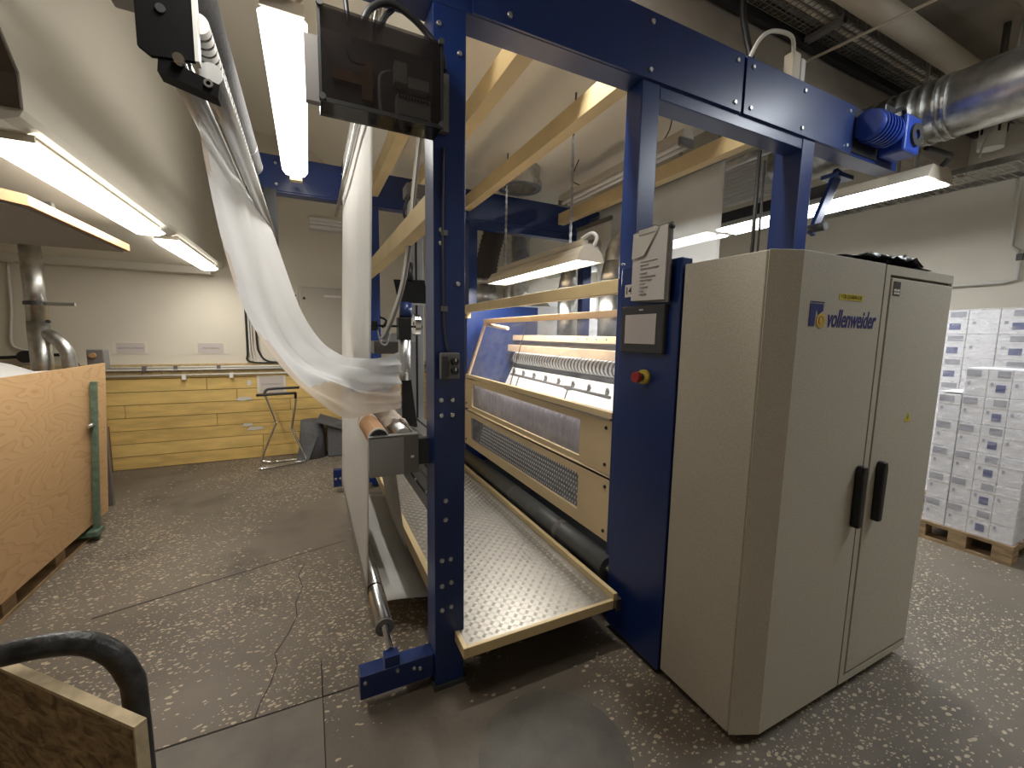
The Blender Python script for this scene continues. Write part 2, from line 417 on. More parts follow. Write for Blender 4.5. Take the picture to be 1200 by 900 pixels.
# yellow boarded lower wall
rows = 7; ph = 1.005/rows
obj('board_backing', B(XL, 2.6, YB-.012, YB, 0, 1.01), M['yseam'], wb)
random.seed(3)
for r in range(rows):
    cuts = [XL, -1.75+random.uniform(-.5, .5), -.55+random.uniform(-.6, .5), .8+random.uniform(-.4, .6), 2.6]
    if r in (1, 3, 5, 6): cuts.pop(1)
    for a, b in zip(cuts, cuts[1:]):
        z0 = r*ph
        obj('plank', B(a+.002, b-.002, YB-.03-random.uniform(0, .004), YB-.012, z0+.004, z0+ph-.002), M[random.choice(['yellow', 'yellow2'])], wb, bevel=.003)
obj('ledge_board', B(XL, 2.6, YB-.045, YB, 1.012, 1.03), M['yellow'], wb)
tw = .085
for i in range(int(5.6/tw)):
    x = XL+i*tw
    obj('tile', B(x+.002, x+tw-.002, YB-.03, YB, 1.033, 1.165), M['tan'], wb)
# conduits on the back wall
def pipe_thing(name, paths, r, m, label, cat, clips=None, cm=None):
    t = thing(name, paths[0][0], label, cat)
    for p in paths: obj('pipe_run', T(p, r, 8), m, t)
    for c in clips or []: obj('clip', B(c[0]-.018, c[0]+.018, c[1]-.02, c[1]+.02, c[2]-.03, c[2]+.03), cm or M['offw'], t)
    return t
pipe_thing('conduit', [[(XL+.05, YB-.055, 1.13), (2.3, YB-.055, 1.13)], [(XL+.05, YB-.06, 1.105), (.1, YB-.06, 1.105)]], .012, M['offw'], 'upper pair of pale conduits along the top of the yellow boarding', 'conduit', [(-1.62, YB-.06, 1.12), (-1.35, YB-.05, 1.12), (-.95, YB-.05, 1.12)], M['grey'])
pipe_thing('conduit', [[(XL+.05, YB-.055, 1.035), (2.3, YB-.055, 1.05)]], .014, M['tan2'], 'lower pale conduit with two white clips on the yellow boarding', 'conduit', [(-1.28, YB-.06, 1.02), (-.83, YB-.06, 1.03)], M['white'])
for x0, dx, m, nm, lb in ((-.66, .0, 'black', 'cable', 'black cable dropping down the back wall beside the white film'), (-.635, .03, 'offw', 'cable', 'thin white cable bending out beside the black one on the back wall'),
                          (-.56, .09, 'black', 'cable', 'second black cable curving towards the grey wall cabinet'), (-.61, .05, 'offw', 'cable', 'outer white cable between two black ones on the back wall')):
    obj(nm, T([(x0, YB-.02, 2.2), (x0, YB-.025, 1.45), (x0+dx*.3, YB-.03, 1.28), (x0+dx, YB-.04, 1.20), (x0+dx+.12, YB-.04, 1.175), (x0+dx+.5, YB-.04, 1.17)], .011 if m == 'black' else .008, 8, 5), M[m], label=lb, cat='cable')
obj('cable', T([(-2.60, YB-.02, 2.17), (-2.61, YB-.02, 1.75), (-2.64, YB-.02, 1.40), (-2.58, YB-.02, 1.33), (-2.50, YB-.02, 1.30), (-2.48, YB-.02, 1.2)], .012, 8, 5), M['offw'], label='white cable clipped down the back wall beyond the steel duct', cat='cable')

# paper signs on the wall
def sign(x0, x1, z0, z1, body, size, label, y=YB, extra=0):
    t = thing('paper_sign', ((x0+x1)/2, y-.004, z0), label, 'sign', None)
    obj('sleeve', B(x0-.03, x1+.03, y-.004, y-.001, z0-.012, z1+.012), M['paper2'], t)
    obj('sheet', B(x0, x1, y-.006, y-.004, z0, z1), M['sheetp'], t)
    text('lettering', body, size, ((((x0+x1)/2), y-.0065, (z0+z1)/2), (1, 0, 0), (0, 0, 1)), M['greyink'], t, bold=.0008)
    return t
M['paper2'] = mat('plastic_sleeve', (.70, .64, .53), .3)
sign(-1.86, -1.62, 1.285, 1.40, 'GRAVITYLUONNON', .024, 'wide paper sign in a clear sleeve on the wall near the crate')
sign(-1.145, -.90, 1.285, 1.40, 'STRAWBERRIN', .024, 'paper sign in a clear sleeve on the wall beside the white film')
sign(-.55, -.30, .815, 1.0, 'RAAKAKANKAAT', .026, 'white paper sheet fixed on yellow boards above the trestle', y=YB-.036)
# tape scraps on the boards
for i, (x, z, wx, wz) in enumerate(((-.66, .93, .05, .07), (-.72, .74, .17, .05), (-.70, .42, .12, .04), (-.62, .37, .18, .045))):
    obj('tape_scrap', MB().prism([(x-wx/2, z-wz*.3), (x-wx*.1, z-wz/2), (x+wx/2, z-wz*.2), (x+wx*.4, z+wz*.4), (x-wx*.3, z+wz/2)], 'y', YB-.0375, YB-.036), M['offw'], wb)

# wall enclosure (grey, big) behind the film
t = thing('wall_cabinet', (.35, YB-.2, 1.27), 'large grey electrical wall cabinet behind the white film', 'cabinet')
obj('cabinet_body', B(-.09, .75, YB-.22, YB-.002, 1.275, 2.09), M['wcab'], t, bevel=.006)
obj('cabinet_door', B(-.07, .745, YB-.24, YB-.22, 1.29, 2.075), M['wcab'], t, bevel=.004)
obj('lock', CY((-.03, YB-.24, 1.95), (-.03, YB-.25, 1.95), .016), M['black'], t)
obj('name_tag', B(.19, .38, YB-.243, YB-.24, 1.975, 2.0), M['offw'], t)
mb = MB().box(-.165, -.10, YB-.06, YB-.002, 1.5, 2.03)
obj('perforated_strip', mb, M['offw'], t)
for i in range(10):
    obj('slot', B(-.15, -.115, YB-.063, YB-.06, 1.53+i*.05, 1.55+i*.05), M['cabdark'], t)
obj('wall_trunking', B(-.2, .75, YB-.12, YB-.03, 1.04, 1.17), M['grey'], label='dark trunking under the grey wall cabinet', cat='trunking', bevel=.006)
t = thing('wall_louvre', (.28, YB-.05, 2.80), 'white slatted air grille high on the back wall', 'grille')
for k in range(3):
    obj('slat', B(.06, .60, YB-.07+.004*k, YB-.01, 2.815+k*.045, 2.853+k*.045), M['white'], t, bevel=.004)
obj('frame', B(.05, .61, YB-.012, YB-.002, 2.80, 2.96), M['alu'], t)

# steel duct at the left of the back wall
t = thing('steel_duct', (-2.05, 4.95, 1.0), 'tall polished steel duct rising behind the plywood crate', 'duct')
obj('riser', MB().cyl((-2.05, 4.95, 1.58), (-2.05, 4.95, 2.243), .066, 24), M['galv'], t)
obj('lower_riser', MB().cyl((-2.05, 4.95, .9), (-2.05, 4.95, 1.60), .07, 24), M['galv'], t)
obj('branch', T([(-2.02, 4.94, 1.50), (-1.96, 4.93, 1.47), (-1.90, 4.92, 1.40), (-1.87, 4.92, 1.30), (-1.865, 4.92, 1.1)], .05, 20, 5), M['galv'], t)
obj('clamp_ring', MB().ring((-2.05, 4.95, 1.735), (-2.05, 4.95, 1.765), .074, .064), M['dgrey'], t)
obj('bracket', B(-1.98, -1.80, 4.92, 4.95, 1.735, 1.765), M['alu'], t)
obj('bolt', CY((-1.965, 4.91, 1.60), (-1.965, 4.88, 1.60), .014), M['dgrey'], t)
t = thing('socket_box', (-1.62, 4.7, 1.24), 'grey socket box with orange switch peeping over the crate', 'socket')
obj('box', B(-1.665, -1.555, 4.66, 4.78, 1.2, 1.375), M['grey'], t, bevel=.008)
obj('switch', CY((-1.62, 4.66, 1.325), (-1.62, 4.635, 1.325), .022), M['card'], t)
obj('support', B(-1.64, -1.60, 4.70, 4.74, 0, 1.2), M['grey'], t)
t = thing('cable_gland_box', (-2.45, 5.4, 1.2), 'black junction knob with cables low on the wall by the steel duct', 'junction')
obj('box', CY((-2.52, YB-.02, 1.26), (-2.52, YB-.11, 1.26), .06), M['black'], t)
obj('lead', T([(-2.48, YB-.08, 1.26), (-2.35, YB-.07, 1.275), (-2.2, YB-.05, 1.25), (-2.14, YB-.04, 1.05)], .016, 8, 5), M['black'], t)
obj('lead', T([(-2.56, YB-.08, 1.26), (-2.75, YB-.07, 1.25), (-2.95, YB-.04, 1.27)], .016, 8, 5), M['black'], t)
# hood board under the soffit
t = thing('hood_board', (-1.6, 3.1, 2.06), 'grey hood panel with orange wooden edging under the left soffit', 'hood')
obj('panel', MB().prism([(-3.0, 2.50), (-1.10, 2.50), (-1.07, 2.56), (-1.07, 3.66), (-3.0, 3.66)], 'z', 2.05, 2.075), M['hood'], t)
obj('edge_strip', B(-1.07, -1.045, 2.55, 3.68, 2.06, 2.105), M['edge'], t, bevel=.003)
obj('edge_strip', MB().prism([(-1.10, 2.475), (-1.045, 2.55), (-1.07, 2.56), (-1.115, 2.50)], 'z', 2.06, 2.105), M['edge'], t)
obj('edge_strip', B(-3.0, -1.10, 2.475, 2.50, 2.06, 2.105), M['edge'], t, bevel=.003)
obj('hanger', B(-2.0, -1.96, 3.0, 3.04, 2.075, 2.243), M['alu'], t)
obj('hanger', B(-1.3, -1.26, 3.3, 3.34, 2.075, 2.243), M['alu'], t)

# ================================================================= LAMPS
def trough_lamp(x0, x1, y0, y1, zb, label, power, group=None, hz=.10, em='tube'):
    t = thing('fluorescent_lamp', ((x0+x1)/2, (y0+y1)/2, zb), label, 'lamp', group)
    xm = (x1-x0)
    obj('housing', B(x0+.02, x1-.02, y0+.02, y1-.02, zb+hz*.8, zb+hz), M['lamp'], t, bevel=.006)
    obj('end_shade', B(x0+.012, x1-.012, y0-.006, y0+.004, zb+hz*.6, zb+hz), M['lamp'], t)
    # prismatic diffuser, chamfered at the ends
    a, c = .03, .05; h1, h2 = hz*.45, hz*.8
    def lp(i, k, z): return [(x0+i, y0+k, z), (x1-i, y0+k, z), (x1-i, y1-k, z), (x0+i, y1-k, z)]
    L0, L1, L2 = lp(a, c, zb), lp(0, 0, zb+h1), lp(.045, .01, zb+h2)
    mb = MB(); mb.add(L0+L1+L2, [(3, 2, 1, 0)]+[(q+i, q+(i+1) % 4, q+4+(i+1) % 4, q+4+i) for q in (0, 4) for i in range(4)]+[(8, 9, 10, 11)])
    obj('diffuser', mb, M[em], t, bevel=.005)
    area('tube_light', t, ((x0+x1)/2, (y0+y1)/2, zb-.012), xm*.6, (y1-y0)*.9, power)
    return t
lc = trough_lamp(-.145, .045, 2.14, 4.02, 2.80, 'long lit ceiling lamp in front of the rear blue beam', 10, hz=.12)
obj('end_bracket', B(-.09, .0, 4.00, 4.06, 2.78, 2.86), M['cream'], lc)
obj('supply_cable', T([(.0, 2.16, 2.92), (.05, 2.10, 2.98), (.09, 2.05, 3.1), (.10, 2.0, 3.4)], .010, 8, 5), M['lamp'], lc)
obj('suspension', B(-.06, -.04, 2.4, 2.42, 2.90, ZC), M['alu'], lc)
obj('suspension', B(-.06, -.04, 3.7, 3.72, 2.90, ZC), M['alu'], lc)
trough_lamp(-1.035, -.86, 2.22, 3.74, 2.178, 'nearer of two lit lamps under the left soffit', 13, hz=.065, em='tube2')
trough_lamp(-1.01, -.845, 4.02, 5.55, 2.178, 'smaller looking lit lamp under the left soffit by the back wall', 12, hz=.065, em='tube2')
trough_lamp(-.145, .045, .95, 1.56, 2.85, 'lamp of the aisle row nearest to the front beam', 6, hz=.12, em='tube2')  # added out of view to light the cabinet's left face and machine panels
# double tube lamp on the right
def open_lamp(x, y0, y1, z, label, power, hw=.20, em='tubehot', col=DAY):
    t = thing('twin_tube_lamp', (x, (y0+y1)/2, z), label, 'lamp')
    pf = [(x-hw, z), (x-hw*.7, z+.09), (x+hw*.7, z+.09), (x+hw, z)]
    obj('reflector', MB().prism(pf+[(x+hw-.012, z), (x+hw*.65, z+.078), (x-hw*.65, z+.078), (x-hw+.012, z)], 'y', y0, y1), M['lamp'], t)
    obj('end_plate', MB().prism(pf, 'y', y0-.012, y0), M['lamp'], t)
    obj('end_plate', MB().prism(pf, 'y', y1, y1+.012), M['lamp'], t)
    for s in (-1, 1): obj('lit_lens', MB().prism([(x+s*.012, z+.012), (x+s*(hw-.02), z+.008), (x+s*(hw-.05), z-.012), (x+s*.04, z-.012)], 'y', y0+.005, y1-.005), M[em], t)
    obj('divider', B(x-.008, x+.008, y0, y1, z-.008, z+.07), M['offw'], t)
    for y in (y0+.19, y1-.25): obj('hanger', B(x+hw*.68-.01, x+hw*.68+.01, y-.01, y+.01, z+.08, ZC+.02), M['alu'], t)
    area('tube_light', t, (x, (y0+y1)/2, z-.02), hw*1.3, (y1-y0)*.95, power, col=col)
    return t
open_lamp(4.10, 1.50, 3.20, 2.70, 'bright twin tube lamp hanging above the wrapped cartons', 24)
open_lamp(4.10, 3.30, 5.00, 2.70, 'second bright twin tube lamp in line behind the first', 18)
open_lamp(3.60, -.60, .75, 3.45, 'twin tube lamp under the ceiling over the aisle before the cabinet', 40, .15, 'tube3')

# added unseen lamp behind the top beam, brightening the platform and cream panels
t = thing('added_platform_lamp', (.95, 1.86, 3.55), 'white lamp mounted crosswise behind the top beam over the tread plate', 'lamp')
obj('housing', B(.62, 1.28, 1.78, 1.94, 3.60, 3.66), M['lamp'], t, bevel=.006)
obj('lit_lens', MB().prism([(1.78, 3.60), (1.80, 3.55), (1.92, 3.55), (1.94, 3.60)], 'x', .64, 1.26), M['tube2'], t)
for x in (.75, 1.15): obj('hanger', B(x-.01, x+.01, 1.85, 1.87, 3.66, ZC+.02), M['alu'], t)
area('tube_light', t, (.95, 1.86, 3.54), .58, .11, 36)

# reflector lamp above the guard
t = thing('machine_lamp', (1.71, 3.1, 2.05), 'cream reflector lamp hanging on chains above the machine guard', 'lamp')
prof = [(1.60, 2.05), (1.615, 2.10), (1.655, 2.15), (1.70, 2.165), (1.76, 2.15), (1.80, 2.10), (1.82, 2.05)]
obj('reflector', MB().prism(prof+[(1.81, 2.05), (1.79, 2.095), (1.755, 2.14), (1.70, 2.155), (1.66, 2.14), (1.625, 2.095), (1.61, 2.05)], 'y', 2.36, 3.88), M['lamp'], t)
for y in (2.345, 3.88): obj('end_cap', MB().prism(prof, 'y', y, y+.015), M['lamp'], t)
obj('spine', B(1.68, 1.74, 2.42, 3.8, 2.16, 2.205), M['lamp'], t, bevel=.008)
obj('tube', B(1.63, 1.79, 2.38, 3.86, 2.062, 2.075), M['tubehot'], t)
obj('inlet_cable', T([(1.73, 2.36, 2.14), (1.74, 2.33, 2.20), (1.72, 2.36, 2.235), (1.70, 2.45, 2.21)], .012, 8, 5), M['white'], t)
for y in (2.6, 3.7):
    mb = MB(); z = 2.205; k = 0
    while z < 2.93:
        if k % 2: mb.box(1.706, 1.714, y-.010, y+.010, z, z+.03)
        else: mb.box(1.70, 1.72, y-.004, y+.004, z, z+.03)
        z += .026; k += 1
    obj('chain', mb, M['alu'], t)
    obj('chain_cord', T([(1.71, y, 2.93), (1.72, y, 3.22)], .006, 6), M['dgrey'], t)
area('tube_light', t, (1.71, 3.12, 2.045), .16, 1.4, 28)

# dead lamp on the far cross bar
t = thing('batten_lamp', (2.42, 3.0, 2.9), 'unlit grey batten lamp hanging beside the far cream cross bar', 'lamp')
obj('batten', MB().prism([(2.36, 2.93), (2.38, 2.99), (2.46, 2.99), (2.48, 2.93)], 'y', 2.25, 3.85), M['tan2'], t)
obj('tube', CY((2.40, 2.27, 2.905), (2.40, 3.83, 2.905), .016, 12), M['white'], t)
obj('tube', CY((2.47, 2.27, 2.905), (2.47, 3.83, 2.905), .016, 12), M['white'], t)
for y in (2.25, 3.81): obj('lamp_holder', B(2.36, 2.49, y, y+.03, 2.88, 2.94), M['grey'], t, bevel=.006)
obj('wire', T([(2.42, 2.5, 2.99), (2.45, 2.45, 3.08), (2.43, 2.4, 3.22)], .005, 6, 4), M['dgrey'], t)
obj('wire', T([(2.40, 3.5, 2.99), (2.33, 3.55, 3.05), (2.37, 3.5, 3.22)], .005, 6, 4), M['dgrey'], t)

# ================================================================= GANTRY FRAME
t = G = thing('gantry_frame', (1.5, 2.9, 0), 'tall blue steel gantry frame with cream cross bars carrying the whole machine', 'frame')
blue = M['blue']
def bolt_y(p, x, y, z, r=.013):       # bolt head looking towards -Y
    obj('bolt', MB().cyl((x, y, z), (x, y-.008, z), r, 10, r*.7), M['alu'], p)
fp = obj('front_post', B(.447, .577, 1.63, 1.76, .02, 2.75), blue, t, bevel=.004)
for x, z in ((.475, 1.284), (.522, 1.283), (.475, 1.221), (.522, 1.221), (.493, .857), (.493, .774), (.477, .595), (.515, .594), (.477, .479), (.517, .487), (.477, .369), (.517, .375), (.47, 2.68), (.55, 2.60), (.475, 1.90), (.475, 1.95), (.545, 1.75)):
    bolt_y(fp, x, 1.63, z, .011)
obj('post_foot', B(.44, .585, 1.62, 1.77, 0, .02), M['dgrey'], fp)
obj('front_beam', B(-.42, 3.80, 1.63, 1.75, 2.75, 3.045), blue, t, bevel=.004)
pl = obj('cover_plate', B(.60, 2.118, 1.618, 1.63, 2.752, 3.04), blue, t, bevel=.002)
for x in (.75, 1.478, 2.065):
    for z in (2.995, 2.79): bolt_y(pl, x, 1.618, z)
pl = obj('cover_plate', B(2.138, 3.19, 1.618, 1.63, 2.752, 3.04), blue, t, bevel=.002)
for x in (2.19, 2.654, 3.13):
    for z in (2.995, 2.79): bolt_y(pl, x, 1.618, z)
obj('lower_rail', B(1.56, 2.70, 1.635, 1.75, 2.69, 2.75), blue, t, bevel=.003)
obj('column', B(1.445, 1.555, 1.63, 1.74, .02, 2.75), blue, t, bevel=.004)
obj('column', B(2.70, 2.82, 1.63, 1.80, .02, 2.75), blue, t, bevel=.004)
ft = obj('floor_foot', B(.14, .447, 1.655, 1.73, .05, .155), blue, t, bevel=.003)
for x, z in ((.16, .125), (.29, .135), (.36, .12), (.385, .11)): bolt_y(ft, x, 1.655, z, .009)
# rear frame
obj('rear_beam', B(-.42, 3.85, 4.26, 4.38, 2.735, 3.04), blue, t, bevel=.004)
rp = obj('rear_cover_plate', B(-.33, 1.50, 4.248, 4.26, 2.75, 3.03), blue, t, bevel=.002)
for x in (-.2, .33, .42, 1.2):
    for z in (2.97, 2.80): bolt_y(rp, x, 4.248, z)
obj('rear_cover_plate', B(1.53, 3.1, 4.248, 4.26, 2.75, 3.03), blue, t, bevel=.002)
obj('rear_post', B(.53, .64, 4.26, 4.38, .02, 2.735), blue, t, bevel=.004)
obj('rear_column', B(1.545, 1.64, 4.26, 4.38, .02, 2.735), blue, t, bevel=.004)
obj('rear_column', B(3.0, 3.12, 4.26, 4.38, .02, 2.735), blue, t, bevel=.004)
rf = obj('rear_foot', B(.17, .55, 4.22, 4.30, .07, .235), blue, t, bevel=.003)
for x in (.19, .23): bolt_y(rf, x, 4.22, .15, .014)
obj('rear_lower_rail', B(1.62, 3.0, 4.27, 4.37, 2.67, 2.735), blue, t, bevel=.003)
# rear hanging strap of the roller carriage on the left
ob = obj('rear_bracket', B(-.36, -.26, 4.20, 4.25, 2.20, 2.75), blue, t, bevel=.004)
for z in (2.25, 2.36, 2.47): bolt_y(ob, -.31, 4.20, z, .014)
# cross bars
for x, z in ((.55, 2.82), (.90, 2.82), (1.47, 2.82), (2.62, 2.82), (-.125, 2.945)):
    y1 = 4.26 if x > 0 else 4.255
    obj('cross_bar', B(x, x+.085, 1.75, y1, z, z+.12), M['cream'], t, bevel=.004)
obj('cross_bar', B(.46, .53, 1.76, 4.26, 2.03, 2.13), M['cream'], t, bevel=.004)
# side plate of the machine at the rear, bright blue
obj('rear_side_plate', MB().prism([(1.47, .05), (2.95, .05), (2.95, 1.40), (2.30, 1.55), (2.30, 1.86), (1.47, 1.86)], 'y', 4.10, 4.14), blue, t, bevel=.002)
# motor on the beam end
t = thing('gear_motor', (3.5, 1.58, 2.8), 'blue gear motor with finned body on the end of the top beam', 'motor')
mb = MB().cyl((3.22, 1.56, 2.915), (3.50, 1.56, 2.915), .085, 24)
obj('motor_body', mb, M['bluetop'], t)
for k in range(6): obj('cooling_fin', MB().ring((3.27+k*.035, 1.56, 2.915), (3.28+k*.035, 1.56, 2.915), .096, .08), M['bluetop'], t)
obj('gearbox', B(3.52, 3.72, 1.48, 1.628, 2.79, 3.02), M['bluetop'], t, bevel=.015)
obj('output_flange', MB().ring((3.64, 1.48, 2.905), (3.64, 1.465, 2.905), .07, .03), M['dgrey'], t)
obj('terminal_box', B(3.33, 3.46, 1.52, 1.62, 2.99, 3.05), M['black'], t, bevel=.01)
obj('motor_cable', T([(3.46, 1.55, 3.02), (3.58, 1.54, 3.08), (3.66, 1.56, 3.06), (3.70, 1.62, 3.0)], .012, 8, 5), M['black'], t)
obj('recess_plate', B(3.20, 3.52, 1.624, 1.629, 2.77, 3.03), M['black'], t)
t = thing('connector_box', (2.65, 1.70, 3.045), 'small beige socket box with white cable on top of the blue beam', 'socket')
obj('box', B(2.59, 2.66, 1.66, 1.72, 3.045, 3.22), M['lamp'], t, bevel=.006)
obj('lid', B(2.665, 2.71, 1.66, 1.72, 3.06, 3.20), M['offw'], t, bevel=.006)
obj('lead', T([(2.18, 1.64, 3.045), (2.30, 1.67, 3.20), (2.45, 1.70, 3.30), (2.60, 1.69, 3.31), (2.63, 1.69, 3.22)], .011, 8, 5), M['offw'], t)
obj('drop_cable', T([(2.31, 1.80, 3.575), (2.315, 1.80, 3.4), (2.33, 1.72, 3.07)], .018, 8, 4), M['black'], label='thick black cable hanging down to the blue beam top', cat='cable')
t = thing('lever_strut', (3.45, 1.9, 2.33), 'dark blue pivot arm hanging below the beam end', 'arm')
obj('arm', MB().prism([(3.30, 2.33), (3.36, 2.31), (3.65, 2.80), (3.56, 2.82)], 'y', 1.88, 1.91), blue, t, bevel=.004)
obj('pivot', CY((3.33, 1.80, 2.36), (3.33, 1.93, 2.36), .03, 14), M['dgrey'], t)
obj('pivot_head', B(3.50, 3.70, 1.84, 1.96, 2.745, 2.775), blue, t)
obj('guide_rod', CY((2.64, 1.86, 1.86), (2.64, 1.86, 2.75), .012, 10), M['dgrey'], label='dark vertical guide rod behind the cabinet top', cat='rod')
obj('guide_rod', CY((2.67, 1.84, 1.86), (2.67, 1.84, 2.69), .007, 8), M['dgrey'], label='thinner twin rod standing close beside the dark guide rod', cat='rod')

# ================================================================= CABINET
t = thing('control_cabinet', (2.0, 1.1, 0), 'tall beige two door switch cabinet with navy lettering', 'cabinet')
cab = M['cab']
obj('plinth', B(1.50, 2.56, .98, 1.30, 0, .06), M['black'], t)
obj('cabinet_body', MB().prism([(1.392, .925), (1.485, .885), (2.62, .885), (2.62, 1.40), (1.62, 1.40), (1.62, 1.265), (1.392, 1.265)], 'z', .05, 1.85), cab, t, bevel=.003)
dl = obj('cabinet_door', MB().prism([(1.392, .917), (1.50, .868), (2.035, .868), (2.035, .885), (1.487, .885), (1.400, .925)], 'z', .045, 1.852), cab, t, bevel=.002)
obj('door_gap', B(2.035, 2.043, .872, .886, .05, 1.845), M['cabdark'], t)
fr = obj('door_frame', MB().box(2.043, 2.078, .868, .885, .045, 1.85).box(2.62, 2.632, .868, .885, .045, 1.85).box(2.078, 2.62, .868, .885, 1.815, 1.85).box(2.078, 2.62, .868, .885, .045, .078), cab, t)
obj('door_gap', B(2.078, 2.62, .880, .886, .078, 1.815), M['cabdark'], t)
dr = obj('cabinet_door', B(2.088, 2.625, .866, .881, .090, 1.803), cab, t, bevel=.003)
for x, p in ((1.995, dl), (2.155, dr)):
    h = obj('handle', MB().prism([(x-.016, .79), (x+.016, .79), (x+.02, 1.02), (x+.012, 1.05), (x-.012, 1.05), (x-.02, 1.02)], 'y', .835, .868), M['black'], p, bevel=.008)
# mark and lettering
fx = (Vector((1.832, .8675, 1.628)), (1, 0, 0), (0, 0, 1))
text('lettering', 'vollenweider', .090, fx, M['ink'], dl, shear=.28, bold=.0018, wide=.70)
lg = obj('logo_mark', MB().prism([(1.560, 1.600), (1.594, 1.600), (1.597, 1.655), (1.607, 1.655), (1.612, 1.640), (1.640, 1.655), (1.640, 1.678), (1.560, 1.678)], 'y', .8665, .868), M['ink'], dl)
obj('logo_bar', B(1.560, 1.645, .8665, .868, 1.682, 1.686), M['ink'], dl)
obj('logo_disc', MB().ring((1.630, .868, 1.620), (1.630, .866, 1.620), .026, .016, 20), M['gold'], dl)
obj('logo_disc', CY((1.630, .868, 1.620), (1.630, .8655, 1.620), .012, seg=16), M['gold'], dl)
lb = obj('name_label', B(1.735, 1.89, .8665, .868, 1.700, 1.722), M['ylab'], dl)
M['olive'] = mat('olive_ink', (.14, .13, .02), .6)
text('label_text', '1120-QUARNEGOR', .021, (Vector((1.8125, .8663, 1.7108)), (1, 0, 0), (0, 0, 1)), M['olive'], dl, wide=.78)
st = obj('type_sticker', B(2.103, 2.158, .8645, .866, 1.735, 1.790), M['dgrey'], dr)
for k in range(4): obj('sticker_line', B(2.108+.024*(k % 2), 2.128+.024*(k % 2), .8635, .8645, 1.740+.012*(k//2), 1.748+.012*(k//2)), M['paper'], dr)
wt = obj('warning_triangle', MB().prism([(2.33, 1.205), (2.385, 1.205), (2.358, 1.245)], 'y', .8645, .866), M['ylab'], dr)
obj('warning_bolt', MB().prism([(2.356, 1.210), (2.362, 1.222), (2.358, 1.223), (2.361, 1.235), (2.352, 1.221), (2.357, 1.220)], 'y', .8638, .8645), M['inkb'], dr)
# bag on top
random.seed(11); rows = []
nx, ny = 26, 14
for i in range(nx):
    r = []
    for j in range(ny):
        u = i/(nx-1); v = j/(ny-1)
        x = 1.72+u*.66+.02*random.uniform(-1, 1); y = .875+v*.26+.012*random.uniform(-1, 1)
        e = min(1, 6*min(u*.35+.02, 1-u, v+.12, 1-v))
        z = 1.853+max(0, e)*(.018+.035*u*abs(math.sin(u*17+v*9))+.016*random.random())
        r.append((x, y, z))
    rows.append(r)
obj('plastic_bag', MB().grid(rows), M['bag'], label='crumpled black plastic bag lying on top of the beige cabinet', cat='bag', solid=.003)

# control column with screen
t = thing('control_column', (1.45, 1.45, 0), 'navy control column with touch screen and stop button', 'control panel')
obj('column_body', B(1.388, 1.445, 1.275, 1.648, .03, 1.882), blue, t, bevel=.004)
obj('column_base', B(1.40, 1.445, 1.30, 1.63, 0, .03), M['black'], t)
sc = obj('touchscreen', B(1.362, 1.388, 1.335, 1.607, 1.48, 1.695), M['dgrey'], t, bevel=.006)
obj('display', B(1.359, 1.363, 1.377, 1.572, 1.522, 1.655), M['screen'], sc)
obj('badge', B(1.3605, 1.362, 1.46, 1.485, 1.672, 1.678), M['alu'], sc)
es = obj('stop_collar', CY((1.388, 1.45, 1.372), (1.366, 1.45, 1.372), .033, 20), M['yring'], t)
obj('stop_stem', CY((1.366, 1.45, 1.372), (1.345, 1.45, 1.372), .016, 14), M['dgrey'], es)
obj('stop_button', CY((1.345, 1.45, 1.372), (1.322, 1.45, 1.372), .024, 18), M['red'], es)
lab = obj('number_label', B(1.386, 1.388, 1.545, 1.615, 1.742, 1.800), M['paper'], t)
text('number', '14', .048, (Vector((1.3858, 1.59, 1.77)), (0, -1, 0), (0, 0, 1)), M['inkb'], t, bold=.001)
obj('switch_knob', CY((1.388, 1.63, 1.90), (1.37, 1.63, 1.90), .006, 8), M['alu'], t)
# clipboard
t = thing('clipboard', (1.375, 1.42, 1.70), 'clipboard with printed sheets leaning on the navy column', 'clipboard')
def cb(y, z, x): return (x, y, z)
obj('board', MB().hexa([(1.365, 1.525, 1.712), (1.365, 1.312, 1.700), (1.352, 1.300, 2.020), (1.352, 1.513, 2.020)], [(1.357, 1.525, 1.712), (1.357, 1.312, 1.700), (1.344, 1.300, 2.020), (1.344, 1.513, 2.020)]), M['grey'], t)
obj('paper_stack', MB().hexa([(1.357, 1.530, 1.718), (1.357, 1.330, 1.712), (1.344, 1.315, 2.015), (1.344, 1.515, 2.012)], [(1.349, 1.530, 1.718), (1.349, 1.330, 1.712), (1.337, 1.315, 2.015), (1.337, 1.515, 2.012)]), M['paper'], t)
obj('folded_sheet', MB().hexa([(1.336, 1.515, 2.01), (1.336, 1.36, 2.012), (1.330, 1.44, 1.905), (1.333, 1.515, 1.90)], [(1.333, 1.515, 2.01), (1.333, 1.36, 2.012), (1.327, 1.44, 1.905), (1.330, 1.515, 1.90)]), M['offw'], t)
obj('clip', B(1.325, 1.338, 1.375, 1.475, 1.995, 2.018), M['alu'], t, bevel=.003)
for k, (a, l) in enumerate(((1.88, .10), (1.865, .05), (1.85, .11), (1.83, .04), (1.815, .09), (1.80, .07), (1.785, .03), (1.77, .05), (1.755, .025), (1.74, .04))):
    obj('text_line', B(1.3375+.0008*(15*(2.01-a)), 1.3405+.0008*(15*(2.01-a)), 1.47-l, 1.47, a, a+.004), M['greyink'], t)
obj('string_knob', CY((1.35, 1.298, 2.00), (1.33, 1.298, 2.00), .008, 10), M['black'], t)

